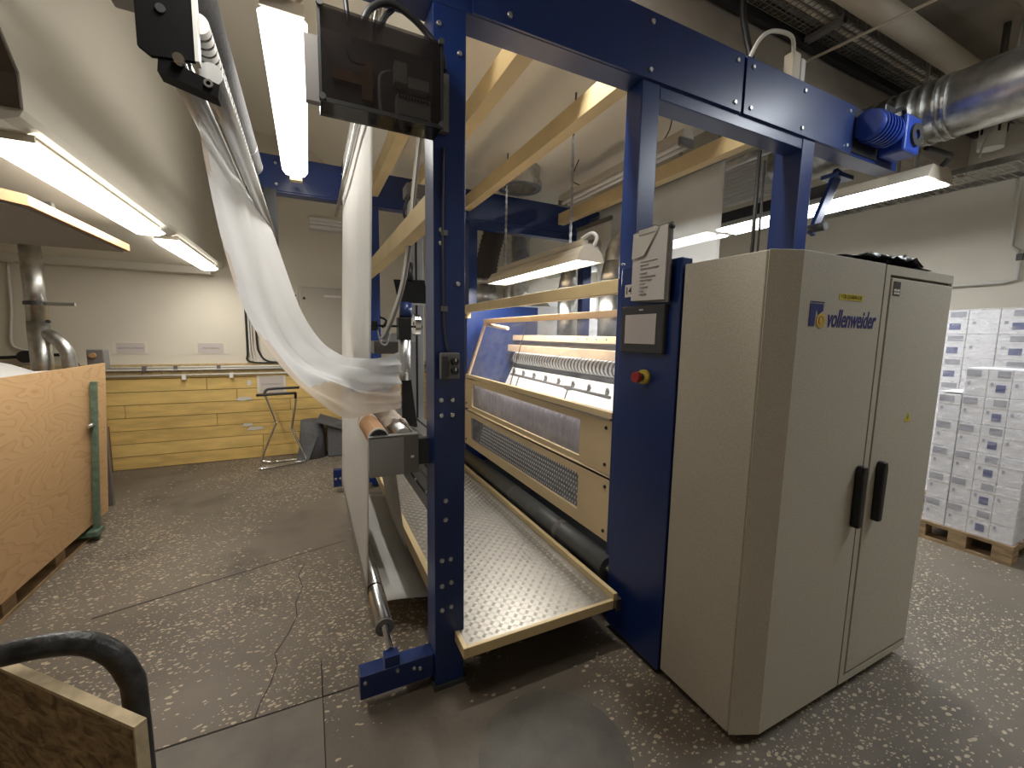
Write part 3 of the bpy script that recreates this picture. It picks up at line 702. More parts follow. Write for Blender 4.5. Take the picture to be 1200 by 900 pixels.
# ================================================================= MACHINE BODY
cr = M['creamp']
def panel(y0, y1, z0, z1, wy0, wy1, wz0, wz1, label, wm):
    t = thing('panel_cover', (1.46, 2.9, z0), label, 'panel')
    mb = MB()
    x0, x1 = 1.450, 1.468
    mb.box(x0, x1, y0, wy0, z0, z1).box(x0, x1, wy1, y1, z0, z1).box(x0, x1, wy0, wy1, z0, wz0).box(x0, x1, wy0, wy1, wz1, z1)
    obj('panel_sheet', mb, cr, t)
    obj('top_lip', B(x0, 1.50, y0, y1, z1-.004, z1), cr, t)
    obj('window_pane', B(1.457, 1.461, wy0, wy1, wz0, wz1), wm, t)
    for y, z in ((y0+.045, z0+.05), (y0+.045, z1-.05), (y1-.04, z0+.05)):
        obj('screw', MB().cyl((1.45, y, z), (1.443, y, z), .011, 10, .008), M['black'], t)
    return t
panel(1.745, 4.085, .800, 1.106, 2.035, 3.90, .834, 1.056, 'upper cream machine panel with long window onto pleated fabric', M['acryl'])
panel(1.735, 4.085, .420, .776, 2.035, 3.905, .498, .722, 'lower cream machine panel with long window onto a studded screen', M['acryl'])
# what is behind the windows
rows = []
for i in range(190):
    y = 1.80+i*2.25/189
    a = .012*math.sin(i*1.05)*(1 if y < 3.35 else .25)
    rows.append([(1.53+a, y, .80), (1.525+a, y, .90), (1.53+a*.8, y, 1.0), (1.56+a*.6, y, 1.055), (1.60, y, 1.08)])
obj('pleated_fabric', MB().grid(rows), M['lav'], label='pale lavender pleated fabric behind the upper machine window', cat='fabric', solid=.002)
t = thing('studded_screen', (1.56, 2.9, .45), 'dark screen with pale raised studs behind the lower machine window', 'screen')
obj('screen_plate', MB().prism([(1.52, .45), (1.535, .45), (1.60, .775), (1.585, .775)], 'y', 1.78, 4.05), M['dgrey'], t)
mb = MB()
for i in range(78):
    for j in range(9):
        y = 1.80+i*.030+(.015 if j % 2 else 0); z = .475+j*.030
        if y > 3.85: continue
        x = 1.52+.065*(z-.45)/.325
        mb.add([(x-.003, y-.008, z), (x-.001, y, z+.011), (x-.003, y+.008, z), (x-.005, y, z-.011), (x-.008, y, z)], [(0, 1, 4), (1, 2, 4), (2, 3, 4), (3, 0, 4)])
obj('stud', mb, M['white'], t, kind='stuff')
# dark roller below
t = thing('press_roller', (1.44, 2.9, .22), 'dark grey rubber roller running below the cream panels', 'roller')
obj('roller_shell', CY((1.44, 1.70, .29), (1.44, 4.08, .29), .068, 28), M['rubber'], t)
obj('roller_axle', CY((1.44, 1.655, .29), (1.44, 4.10, .29), .025, 14), M['steel'], t)
obj('roller_band', MB().ring((1.44, 2.16, .29), (1.44, 2.20, .29), .0695, .06, 28), M['grey'], t)
obj('roller_band', MB().ring((1.44, 2.84, .29), (1.44, 2.87, .29), .0695, .06, 28), M['grey'], t)
obj('under_tray', MB().prism([(1.50, .05), (2.9, .05), (2.9, .40), (1.52, .18)], 'y', 1.78, 4.09), M['dgrey'], label='dark tray in the bottom of the machine behind the rubber roller', cat='tray')
obj('drip_plate', B(1.345, 1.49, 1.98, 4.08, .20, .206), M['alug'], label='grey drip plate between platform lip and rubber roller', cat='plate')
# rail above the guard
t = thing('hand_rail', (1.46, 2.9, 1.77), 'cream square rail spanning the machine above the clear guard', 'rail')
obj('rail_bar', B(1.445, 1.485, 1.74, 4.10, 1.775, 1.85), M['cream'], t, bevel=.004)
obj('rail_end', B(1.435, 1.475, 4.00, 4.06, 1.715, 1.775), M['cream'], t, bevel=.004)
obj('rail_pin', CY((1.435, 4.03, 1.745), (1.430, 4.03, 1.745), .011, 12), M['black'], t)
# clear guard
t = thing('clear_guard', (1.5, 2.9, 1.12), 'tilted clear acrylic guard in a cream frame over the nozzles', 'guard')
def gp(x, y, z): return (x, y, z)
obj('top_bar', MB().hexa([(1.60, 1.78, 1.665), (1.635, 1.78, 1.665), (1.635, 1.78, 1.708), (1.60, 1.78, 1.708)], [(1.60, 3.97, 1.665), (1.635, 3.97, 1.665), (1.635, 3.97, 1.708), (1.60, 3.97, 1.708)]), M['bar1'], t, bevel=.003)
obj('side_bar', MB().hexa([(1.455, 4.00, 1.15), (1.455, 4.04, 1.15), (1.475, 4.04, 1.15), (1.475, 4.00, 1.15)], [(1.605, 3.93, 1.675), (1.605, 3.965, 1.675), (1.625, 3.965, 1.675), (1.625, 3.93, 1.675)]), M['bar1'], t)
obj('bottom_bar', B(1.438, 1.475, 1.735, 4.05, 1.112, 1.150), cr, t, bevel=.003)
obj('gas_strut', MB().tube([(1.62, 3.93, 1.655), (1.70, 3.60, 1.615)], .018, 8), M['bar1'], t)
def ac(y0b, y1b, y0t, y1t):
    return MB().hexa([(1.463, y0b, 1.150), (1.463, y1b, 1.150), (1.467, y1b, 1.150), (1.467, y0b, 1.150)], [(1.613, y0t, 1.667), (1.613, y1t, 1.667), (1.617, y1t, 1.667), (1.617, y0t, 1.667)])
obj('acrylic_sheet', ac(3.04, 4.01, 3.05, 3.94), M['acryl'], t)
obj('acrylic_sheet', ac(1.74, 3.035, 1.80, 3.045), M['acryl'], t)
obj('sheet_seam', MB().tube([(1.462, 3.038, 1.15), (1.612, 3.048, 1.667)], .0035, 6), M['cabdark'], t)
obj('hinge_strip', B(1.436, 1.440, 1.75, 3.8, 1.106, 1.113), M['steel'], t)
# inside: tray with nozzles, brush roller, bars
t = thing('nozzle_tray', (1.75, 2.9, 1.10), 'white sloping tray with a row of eight grey nozzles on a pipe', 'nozzle bar')
obj('tray', MB().prism([(1.63, .985), (1.84, 1.0), (1.945, 1.215), (1.955, 1.215), (1.85, .99), (1.63, .975)], 'y', 1.80, 3.99), M['white'], t)
obj('manifold_pipe', CY((1.80, 2.20, 1.148), (1.80, 3.72, 1.170), .012, 10), M['grey'], t)
noz = None
for k in range(8):
    y = 2.24+k*.205; z = 1.148+.0145*(y-2.2)
    n = obj('nozzle', MB().cyl((1.80, y, z), (1.81, y, z+.032), .010, 10, .017).cyl((1.81, y, z+.032), (1.80, y-.01, z+.058), .016, 10, .010), M['grey'], t)
obj('tee_piece', B(1.785, 1.815, 2.66, 2.74, 1.137, 1.172), M['grey'], t, bevel=.006)
for y in (2.70, 3.55): obj('feed_hose', T([(1.80, y, 1.155), (1.78, y, 1.10), (1.76, y+.02, 1.0)], .006, 6, 4), M['grey'], t)
t = thing('spiral_brush', (2.0, 2.9, 1.24), 'spiral striped brush roller behind the clear guard', 'brush')
obj('brush_core', CY((2.0, 1.76, 1.32), (2.0, 4.05, 1.32), .061, 24), M['dgrey'], t)
nseg = 560
rows = []
for i in range(nseg+1):
    u = i/nseg; y = 1.78+u*2.2; a = u*2*math.pi*46
    rows.append([(2.0+rr*math.cos(a), y+dy, 1.32+rr*math.sin(a)) for rr, dy in ((.060, -.010), (.068, -.008), (.068, .008), (.060, .010))])
obj('bristle_spiral', MB().grid(rows), M['white'], t)
obj('brush_axle', CY((2.0, 1.74, 1.32), (2.0, 4.10, 1.32), .02, 12), M['steel'], t)
obj('idle_roller', CY((2.05, 1.76, 1.455), (2.05, 4.08, 1.455), .035, 18), M['grey'], label='slim dark idle roller between two cream bars in the machine', cat='roller')
obj('idle_roller', CY((2.0, 1.76, 1.232), (2.0, 4.08, 1.232), .024, 18), M['dgrey'], label='dark roller just below the spiral brush', cat='roller')
t = thing('machine_bar', (2.0, 2.9, 1.50), 'upper cream bar inside the machine with small holes', 'bar')
obj('bar', B(1.99, 2.02, 1.76, 4.09, 1.50, 1.555), M['bar1'], t, bevel=.003)
for k in range(9): obj('hole', CY((1.99, 1.9+k*.12, 1.53), (1.988, 1.9+k*.12, 1.53), .008, 8), M['cabdark'], t)
obj('machine_bar', B(1.90, 1.93, 1.76, 4.02, 1.385, 1.455), M['bar1'], label='lower broad cream bar above the spiral brush', cat='bar', bevel=.003)
obj('rear_cover', B(2.35, 2.36, 1.78, 4.09, .30, 1.50), M['alug'], label='grey sheet closing the back of the machine', cat='cover')
obj('near_side_plate', B(1.56, 2.9, 1.76, 1.775, .05, 1.845), blue, label='blue plate closing the near side of the machine', cat='plate')
# ================================================================= PLATFORM
t = thing('tread_platform', (.95, 2.8, .10), 'low operator platform of bright tread plate with cream edging', 'platform')
X0, X1, Y0, Y1 = .555, 1.33, 1.525, 4.08
obj('tread_plate', B(X0, X1-.012, Y0+.006, Y1, .245, .250), M['plate'], t)
mb = MB(); pit = .030; i = 0
yy = Y0+.03
while yy < Y1-.02:
    j = 0; xx = X0+.03
    while xx < X1-.03:
        ang = math.pi/4 if (i+j) % 2 else -math.pi/4
        ca, sa = math.cos(ang), math.sin(ang)
        for k in range(-2, 3):
            ox = xx+(-sa)*k*.0050; oy = yy+ca*k*.0050; L = .0105; w_ = .0012
            P = lambda u, v, z: (ox+ca*u-sa*v, oy+sa*u+ca*v, z)
            mb.add([P(-L, 0, .250), P(0, -w_, .250), P(L, 0, .250), P(0, w_, .250), P(-L*.5, 0, .2515), P(L*.5, 0, .2515)],
                   [(0, 1, 4), (1, 5, 4), (1, 2, 5), (2, 3, 5), (3, 4, 5), (3, 0, 4)])
        xx += pit; j += 1
    yy += pit; i += 1
obj('tread_bar', mb, M['bright'], t, kind='stuff')
obj('front_edge', B(X0, X1, Y0-.012, Y0+.006, .205, .252), M['cream'], t, bevel=.002)
obj('inner_lip', B(X1-.012, X1+.012, Y0-.012, Y1, .205, .285), M['cream'], t, bevel=.002)
obj('outer_lip', B(X0-.035, X0, 1.80, Y1, .205, .285), M['cream'], t, bevel=.002)
obj('outer_lip', B(X0-.02, X0, Y0-.012, 1.80, .205, .252), M['cream'], t, bevel=.002)
obj('end_clip', B(X1+.002, X1+.034, Y0-.02, Y0+.03, .190, .255), M['dgrey'], t, bevel=.004)
obj('underframe', B(X0+.03, X1-.03, Y0+.25, Y1-.05, .16, .245), M['dgrey'], t)
for y in (1.85, 3.85):
    for x in (X0+.06, X1-.10): obj('leg', B(x, x+.04, y, y+.04, 0, .16), M['dgrey'], t)
obj('clear_film_scrap', T([(.535, 3.05, .29), (.53, 2.95, .295), (.54, 2.86, .288), (.51, 2.80, .27)], .012, 8, 4), M['wrap'], label='crumpled clear film scrap stuck on the platform lip', cat='film')

# ================================================================= ROLLERS AND WEB ON THE LEFT
t = thing('floor_roller', (.27, 2.9, .15), 'polished steel roller low at the outer edge near the blue foot', 'roller')
obj('roller_shell', CY((.27, 1.86, .20), (.27, 4.12, .20), .042, 28), M['steel'], t)
obj('roller_groove', MB().ring((.27, 2.155, .20), (.27, 2.170, .20), .0425, .04, 28), M['black'], t)
obj('end_cap', MB().ring((.27, 1.852, .20), (.27, 1.861, .20), .042, .02, 28), M['grey'], t)
obj('roller_shaft', CY((.27, 1.70, .20), (.27, 4.24, .20), .014, 16), M['chrome'], t)
obj('shaft_block', B(.24, .30, 1.66, 1.71, .155, .20), blue, t)
# web from the ceiling to the floor roller, and low sheet
rows = []
Zt = 2.99
for i in range(40):
    v = i/39; r = []
    for j in range(24):
        u = j/23; y = 2.12+u*1.80
        z = .20+(Zt-.20)*v; x = .226+.085*v+.004*math.sin(u*9+v*3)*v*(1-v)*4
        r.append((x, y, z))
    rows.append(r)
obj('fabric_web', MB().grid(rows), M['web'], label='tall white fabric web hanging straight between guide roller and floor roller', cat='fabric', solid=.002)
rows = []
for i in range(9):
    a = math.pi+i/8*math.pi*.5
    rows.append([(.27+.0445*math.cos(a), 2.12+u/23*1.80, .20+.0445*math.sin(a)) for u in range(24)])
for k in range(1, 12):
    q = k/11
    rows.append([(.27+q*.34, 2.12+u/23*1.60-.02*q, .156-.03*q+.006*math.sin(q*5+u*.25)) for u in range(24)])
obj('fabric_sheet', MB().grid(rows), M['web'], label='white fabric sheet running low under the platform edge', cat='fabric', solid=.002)
t = thing('guide_roller', (.285, 3.0, 2.95), 'steel guide bar at the top of the hanging white web', 'roller')
obj('bar', CY((.264, 2.30, 2.60), (.264, 4.24, 2.60), .016, 14), M['steel'], t)
obj('bar', CY((.350, 1.76, 3.02), (.350, 4.25, 3.02), .034, 20), M['steel'], t)
rows = [[(.40+.07*q/9, y, .96-.66*q/9) for y in (2.35, 2.7, 3.0, 3.3-.4*q/9)] for q in range(10)]
obj('film_tail', MB().grid(rows), M['webg'], label='grey film tail hanging between the roll bracket and the low sheet', cat='film', solid=.002)

# upper left roller carriage
t = thing('roller_carriage', (-.33, 2.9, 2.28), 'black end plates carrying the top rollers of the white film', 'carriage')
ep = obj('end_plate', MB().prism([(-.405, 2.70), (-.405, 2.345), (-.377, 2.325), (-.272, 2.338), (-.272, 2.70)], 'y', 1.615, 1.630), M['mblack'], t, bevel=.001)
obj('plate_edge', B(-.272, -.262, 1.612, 1.65, 2.338, 2.72), M['white'], t)
obj('plate_bolt', CY((-.345, 1.615, 2.455), (-.345, 1.608, 2.455), .012, 12), M['dgrey'], t)
obj('arm', MB().hexa([(-.365, 1.62, 2.29), (-.222, 1.62, 2.252), (-.216, 1.62, 2.29), (-.36, 1.62, 2.335)], [(-.365, 1.68, 2.29), (-.222, 1.68, 2.252), (-.216, 1.68, 2.29), (-.36, 1.68, 2.335)]), M['mblack'], t)
obj('arm_bolt', MB().ring((-.243, 1.62, 2.285), (-.243, 1.612, 2.285), .012, .006), M['grey'], t)
obj('arm_pin', CY((-.31, 1.60, 2.33), (-.31, 1.70, 2.33), .014, 14), M['chrome'], t)
obj('far_plate', B(-.42, -.20, 4.18, 4.20, 2.25, 2.74), M['black'], t)
obj('steel_roller', CY((-.33, 1.68, 2.355), (-.33, 4.18, 2.355), .036, 24), M['alu'], t)
obj('steel_roller', CY((-.245, 1.68, 2.345), (-.245, 4.18, 2.345), .032, 24), M['alu'], t)
sp = obj('spreader_roller', CY((-.268, 1.66, 2.47), (-.268, 4.18, 2.44), .030, 20), M['white'], t)
for k in range(26):
    y = 1.69+k*.042
    obj('ring', MB().ring((-.268, y, 2.469-.0119*(y-1.66)), (-.268, y+.008, 2.469-.0119*(y-1.66)), .0312, .028, 20), M['black'], sp)
obj('mount_lug', B(-.47, -.40, 1.63, 1.70, 2.47, 2.56), M['grey'], t, bevel=.006)
t = thing('fabric_tube', (-.30, 2.7, 2.73), 'long grey fabric covered roll above the striped spreader roller', 'roll')
obj('roll', CY((-.318, 1.76, 2.72), (-.318, 3.62, 2.72), .066, 28), M['felt'], t)
obj('roll_ring', MB().ring((-.318, 3.25, 2.72), (-.318, 3.262, 2.72), .0675, .06, 28), M['alu'], t)
obj('roll_ring', MB().ring((-.318, 3.61, 2.72), (-.318, 3.63, 2.72), .0675, .04, 28), M['alu'], t)
obj('roll_shaft', CY((-.318, 1.752, 2.72), (-.318, 4.18, 2.72), .02, 14), M['dgrey'], t)

# white film draped from the rollers to the winder
near = smooth_path([(-.335, 1.92, 2.392), (-.329, 1.93, 2.333), (-.319, 1.95, 2.162), (-.279, 1.96, 1.865), (-.216, 1.98, 1.61), (-.106, 2.0, 1.402), (.019, 2.0, 1.258), (.139, 2.0, 1.165), (.269, 2.0, 1.18), (.392, 2.03, 1.192)], 8)
far = smooth_path([(-.28, 3.74, 2.39), (-.221, 3.7, 2.312), (-.139, 3.5, 2.03), (-.042, 3.2, 1.704), (.064, 2.85, 1.504), (.158, 2.40, 1.429), (.21, 2.14, 1.43), (.265, 2.06, 1.43), (.33, 2.05, 1.44), (.394, 2.06, 1.463)], 8)
nU = len(near); nV = 60
mbf = MB(); rows = []
random.seed(5)
for i in range(nU):
    r = []; u = i/(nU-1)
    for j in range(nV):
        v = j/(nV-1)
        p = near[i].lerp(far[i], v)
        env = math.sin(math.pi*v)
        wr = .030*math.sin(v*17+u*2.0)+.018*math.sin(v*31-u*6+1)+.014*math.sin(v*9+u*15)
        gath = min(1, .08+1.1*u) if u < .75 else .9
        p = p+Vector((.55, -.15, .55))*(wr*env*gath)*(1 if u < .6 else max(.25, 1-(u-.6)*2.5))+Vector((-.03, 0, -.05))*env*math.sin(math.pi*min(1, u*1.35))*(u < .74)
        if u > .66: p = p+Vector((.006*math.sin(v*40+u*20), .022*math.sin(v*23+u*19)-.012, .006*math.sin(v*37+u*31)))*env*min(1, (u-.66)*5)
        r.append(p)
    rows.append(r)
for i in range(nU-1):
    for j in range(nV-1):
        u = i/(nU-1); v = j/(nV-1)
        lim = .40*min(1, max(0, (u-.45)/.25))+.05*math.sin(u*40)
        mbf.add([rows[i][j], rows[i][j+1], rows[i+1][j+1], rows[i+1][j]], [(0, 1, 2, 3)], True, 1 if v < lim else 0)
def join_grid(mb):
    return mb
me_f = mbf
# keep one welded sheet with two materials
flm = obj('draped_film', me_f, [M['film'], M['film2']], label='white plastic film draped in a deep loop from the top rollers to the winder', cat='film')
for p in flm.data.polygons: p.use_smooth = True

# winder: end bracket, core, wrapped roll
t = thing('roll_winder', (.30, 1.9, .97), 'grey winder bracket holding a brown cardboard core', 'winder')
obj('bracket_face', B(.202, .400, 1.705, 1.717, .970, 1.136), M['brk'], t, bevel=.002)
obj('bracket_side', B(.340, .399, 1.701, 1.705, .973, 1.133), M['grey'], t)
obj('bracket_slot', B(.366, .379, 1.698, 1.702, 1.038, 1.047), M['white'], t)
obj('bracket_rim', B(.202, .400, 1.705, 1.735, 1.130, 1.138), M['alu'], t)
obj('side_arm', B(.391, .401, 1.717, 2.75, .975, 1.130), M['grey'], t)
obj('post_mount', B(.385, .447, 1.717, 1.755, 1.0, 1.11), M['dgrey'], t)
obj('core', MB().ring((.243, 1.735, 1.124), (.243, 2.10, 1.124), .043, .034, 26), M['card'], t)
obj('core_collar', MB().ring((.243, 2.03, 1.124), (.243, 2.06, 1.124), .0445, .043, 26), M['offw'], t)
obj('core_plug', MB().ring((.243, 1.731, 1.124), (.243, 1.75, 1.124), .038, .019, 24), M['black'], t)
obj('core_plug', CY((.243, 1.730, 1.124), (.243, 1.76, 1.124), .015, 16), M['chrome'], t)
obj('core_paper', MB().ring((.243, 1.727, 1.124), (.243, 1.735, 1.124), .043, .037, 26), M['offw'], t)
obj('second_roller', CY((.345, 1.737, 1.124), (.345, 2.70, 1.124), .033, 20), M['alu'], t)
random.seed(21); rows = []
for i in range(22):
    r = []
    for j in range(16):
        a = -.4+j/15*(math.pi+.6); rad = .040+.012*random.random()
        r.append((.345+rad*math.cos(a)*1.05, 1.85+i*.024+.01*random.random(), 1.124+rad*math.sin(a)*1.1))
    rows.append(r)
obj('film_wrap', MB().grid(rows), M['film2'], label='crumpled clear film wrapped round the second winder roller', cat='film', solid=.001)
# aluminium cross beam and carriage
t = thing('traverse_beam', (.58, 3.0, .60), 'stacked aluminium profile beam crossing behind the front post', 'beam')
for k, (z0, z1) in enumerate(((.93, 1.005), (.80, .92), (.62, .79))):
    obj('profile', B(.535, .66, 2.0, 4.25, z0, z1), M['alu'] if k == 0 else M['mast'], t, bevel=.004)
    obj('slot', B(.5335, .536, 2.01, 4.24, (z0+z1)/2-.008, (z0+z1)/2+.008), M['black'], t)
obj('top_slot', B(.60, .615, 2.01, 4.24, 1.003, 1.0065), M['black'], t)
for y, z in ((2.08, .97), (2.2, .96), (2.32, .965), (2.15, .86), (2.4, .85), (2.1, .72), (2.35, .71)):
    obj('bolt', MB().cyl((.535, y, z), (.525, y, z), .011, 10, .008), M['alu'], t)
t = thing('sensor_carriage', (.6, 2.7, 1.0), 'vertical aluminium carriage with black sensor plate and cables', 'carriage')
mst = obj('mast', B(.575, .665, 2.66, 2.75, 1.005, 2.45), M['mast'], t, bevel=.004)
obj('mast_slot', B(.612, .624, 2.657, 2.661, 1.01, 2.44), M['black'], t)
obj('mast_slot', B(.572, .576, 2.70, 2.71, 1.01, 2.44), M['black'], t)
obj('mast_cap', B(.56, .68, 2.63, 2.76, 2.38, 2.45), M['grey'], t, bevel=.006)
obj('sensor_plate', MB().hexa([(.478, 2.50, 1.728), (.652, 2.50, 1.728), (.652, 2.515, 1.735), (.478, 2.515, 1.735)], [(.463, 2.56, 1.862), (.646, 2.56, 1.870), (.646, 2.575, 1.875), (.463, 2.575, 1.867)]), M['mblack'], t)
obj('plate_edge', B(.478, .652, 2.494, 2.512, 1.718, 1.729), M['alu'], t)
obj('plate_stem', CY((.56, 2.57, 1.86), (.57, 2.62, 1.97), .022, 12), M['black'], t)
obj('sensor_head', B(.455, .525, 2.39, 2.46, 1.515, 1.640), M['black'], t, bevel=.004)
obj('sensor_motor', CY((.50, 2.43, 1.64), (.51, 2.45, 1.72), .035, 16), M['blue'], t)
obj('spool', MB().ring((.545, 2.42, 1.60), (.575, 2.42, 1.60), .060, .02, 24), M['chrome'], t)
obj('cylinder', CY((.495, 2.42, 1.515), (.495, 2.42, 1.285), .030, 20), M['alu'], t)
obj('lower_plate', MB().hexa([(.475, 2.41, 1.03), (.56, 2.41, 1.0), (.56, 2.43, 1.0), (.475, 2.43, 1.03)], [(.472, 2.41, 1.29), (.525, 2.41, 1.29), (.525, 2.43, 1.29), (.472, 2.43, 1.29)]), M['black'], t)
obj('cantilever', B(.34, .60, 2.44, 2.455, 1.585, 1.597), M['black'], t)
obj('eye_sensor', B(.293, .345, 2.40, 2.45, 1.565, 1.616), M['black'], t, bevel=.004)
obj('clamp_lever', T([(.37, 2.41, 1.58), (.39, 2.40, 1.62), (.35, 2.40, 1.64)], .006, 8, 3), M['black'], t)
obj('cross_plate', B(.40, .60, 2.62, 2.66, 1.50, 1.55), M['alu'], t)
obj('side_box', B(.37, .52, 2.75, 2.90, 1.42, 1.50), M['grey'], t, bevel=.004)
for dx, m in ((0, 'offw'), (.014, 'grey')):
    obj('cable', T([(.56+dx, 2.3, 2.62), (.53+dx, 2.32, 2.35), (.51+dx, 2.38, 2.05), (.47+dx, 2.40, 1.80), (.40+dx, 2.40, 1.60), (.36+dx, 2.40, 1.52)], .008, 8, 6), M[m], t)
obj('cable', T([(.345, 2.42, 1.57), (.36, 2.41, 1.50), (.39, 2.40, 1.49), (.41, 2.40, 1.55)], .004, 6, 5), M['offw'], t)
obj('cable', T([(.545, 2.36, 2.30), (.51, 2.38, 2.27), (.49, 2.38, 2.20), (.52, 2.42, 2.16)], .009, 8, 5), M['black'], t)
obj('inner_stanchion', CY((.56, 1.80, 2.60), (.585, 1.80, 1.01), .008, 8), M['cream'], label='thin cream upright behind the front post', cat='rod')

# control station and conduit on the post
t = thing('switch_station', (.50, 1.60, 1.375), 'small grey switch station with two black knobs on the front post', 'switch')
obj('station_box', B(.463, .540, 1.585, 1.618, 1.372, 1.478), M['grey'], t, bevel=.006)
obj('station_door', B(.463, .488, 1.578, 1.586, 1.385, 1.465), M['dgrey'], t)
for z in (1.445, 1.408):
    k = obj('knob', CY((.515, 1.585, z), (.515, 1.562, z), .014, 16), M['black'], t)
    obj('knob_mark', B(.513, .517, 1.560, 1.563, z, z+.012), M['white'], t)
obj('conduit', T([(.484, 1.622, 2.25), (.480, 1.622, 1.9), (.484, 1.622, 1.6), (.497, 1.615, 1.478)], .005, 8, 5), M['dgrey'], t)
for z in (1.64, 1.93): obj('conduit_clip', B(.474, .50, 1.618, 1.629, z, z+.02), M['grey'], t)

# smoked junction box
t = thing('junction_box', (.25, 1.52, 2.2), 'clear smoked junction box full of wiring on the front post', 'junction box')
x0, x1, z0, z1 = .06, .44, 2.258, 2.528
obj('back_sheet', B(x0, x1, 1.596, 1.60, z0, z1), M['hood'], t)
obj('enclosure', MB().box(x0, x0+.006, 1.50, 1.60, z0, z1).box(x1-.006, x1, 1.50, 1.60, z0, z1).box(x0, x1, 1.50, 1.60, z0, z0+.006).box(x0, x1, 1.50, 1.60, z1-.006, z1), M['smoke'], t)
obj('lid', B(x0-.004, x1+.004, 1.490, 1.500, z0-.004, z1+.004), M['smoke'], t, bevel=.004)
for x in (x0+.004, x1-.004):
    for z in (z0+.004, z1-.004): obj('lid_screw', CY((x, 1.488, z), (x, 1.475, z), .010, 12), M['dgrey'], t)
obj('lid_rim', MB().box(x0-.004, x1+.004, 1.484, 1.490, z0-.006, z0+.006).box(x0-.004, x0+.004, 1.484, 1.490, z0, z1).box(x1-.004, x1+.004, 1.484, 1.49, z0, z1), M['black'], t)
obj('circuit_board', B(.10, .23, 1.58, 1.59, 2.375, 2.41), M['card'], t)
obj('circuit_board', B(.19, .225, 1.578, 1.588, 2.33, 2.45), M['card'], t)
mod = obj('relay_module', B(.30, .415, 1.545, 1.59, 2.285, 2.36), M['offw'], t)
for k in range(10): obj('terminal', B(.306+.0105*k, .312+.0105*k, 1.540, 1.546, 2.350, 2.356), M['black'], mod)
for k in range(10): obj('terminal', B(.306+.0105*k, .312+.0105*k, 1.540, 1.546, 2.289, 2.295), M['black'], mod)
obj('relay_module', B(.295, .335, 1.55, 1.59, 2.40, 2.465), M['offw'], t)
obj('terminal_strip', B(.338, .412, 1.55, 1.59, 2.39, 2.425), M['offw'], t)
obj('wire', T([(.25, 1.56, 2.28), (.245, 1.56, 2.35), (.25, 1.56, 2.41), (.28, 1.56, 2.43)], .006, 8, 5), M['offw'], t)
obj('wire', T([(.14, 1.56, 2.47), (.16, 1.56, 2.43), (.20, 1.56, 2.43)], .004, 8, 5), M['grey'], t)
obj('supply_hose', T([(.19, 1.55, 2.54), (.22, 1.55, 2.60), (.28, 1.55, 2.635), (.35, 1.555, 2.62), (.41, 1.56, 2.585), (.455, 1.55, 2.53), (.462, 1.54, 2.47)], .011, 10, 6), M['black'], t)
obj('supply_hose', T([(.24, 1.55, 2.54), (.27, 1.56, 2.60), (.30, 1.58, 2.65), (.32, 1.60, 2.75)], .009, 10, 6), M['black'], t)
for k in range(3): obj('thin_wire', T([(.436, 1.55, 2.47-.01*k), (.462+.004*k, 1.56, 2.44), (.466+.004*k, 1.56, 2.39), (.448, 1.56, 2.345)], .0022, 6, 6), M['grey'], t)
obj('mount_plate', B(.02, .50, 1.602, 1.629, 2.30, 2.50), M['grey'], t)
obj('cable', T([(.15, 1.55, 2.53), (.145, 1.56, 2.60), (.13, 1.58, 2.75)], .008, 8, 4), M['black'], t)

# ================================================================= BEHIND THE MACHINE: ducts and hoods
def duct(name, label, paths, r, m='galv', rings=()):
    t = thing(name, paths[0], label, 'duct')
    obj('duct_run', T(paths, r, 24, 5 if len(paths) > 2 else 0), M[m], t)
    for p, q in rings: obj('seam_ring', MB().ring(p, q, r+.006, r-.005, 24), M['galv'], t)
    return t
d = duct('riser_duct', 'shiny steel duct rising behind the reflector lamp', [(2.62, 5.30, 1.935), (2.62, 5.30, 2.6), (2.62, 5.30, 3.215)], .18, rings=tuple(((2.62, 5.30, z), (2.62, 5.30, z+.02)) for z in (2.50, 2.66, 2.86, 3.0)))
t = thing('flexible_hose', (2.1, 5.1, 2.2), 'dark brown flexible hose beside the shiny steel duct', 'hose')
mb = MB(); hp = smooth_path([(2.20, 4.93, 3.21), (2.17, 4.93, 2.95), (2.09, 4.93, 2.70), (2.03, 4.93, 2.45), (2.01, 4.93, 2.24)], 10)
mb.tube(hp, [.14 if i % 2 else .125 for i in range(len(hp))], 20)
obj('hose_body', mb, M['flex'], t)
obj('hose_collar', CY((2.01, 4.93, 2.17), (2.01, 4.93, 2.25), .122, 20), M['galv'], t)
obj('hose_cone', MB().cyl((2.01, 4.98, 1.935), (2.01, 4.93, 2.18), .21, 20, .118), M['galv'], t)
t = thing('extract_box', (2.5, 5.0, 1.2), 'white extractor box with round duct collars behind the machine', 'extractor')
obj('box', B(1.75, 4.2, 4.75, 5.45, .0, 1.93), M['white'], t, bevel=.01)
obj('lid_angle', MB().prism([(4.75, 1.93), (5.45, 1.93), (5.45, 2.05), (5.0, 2.1)], 'x', 2.85, 4.2), M['white'], t)
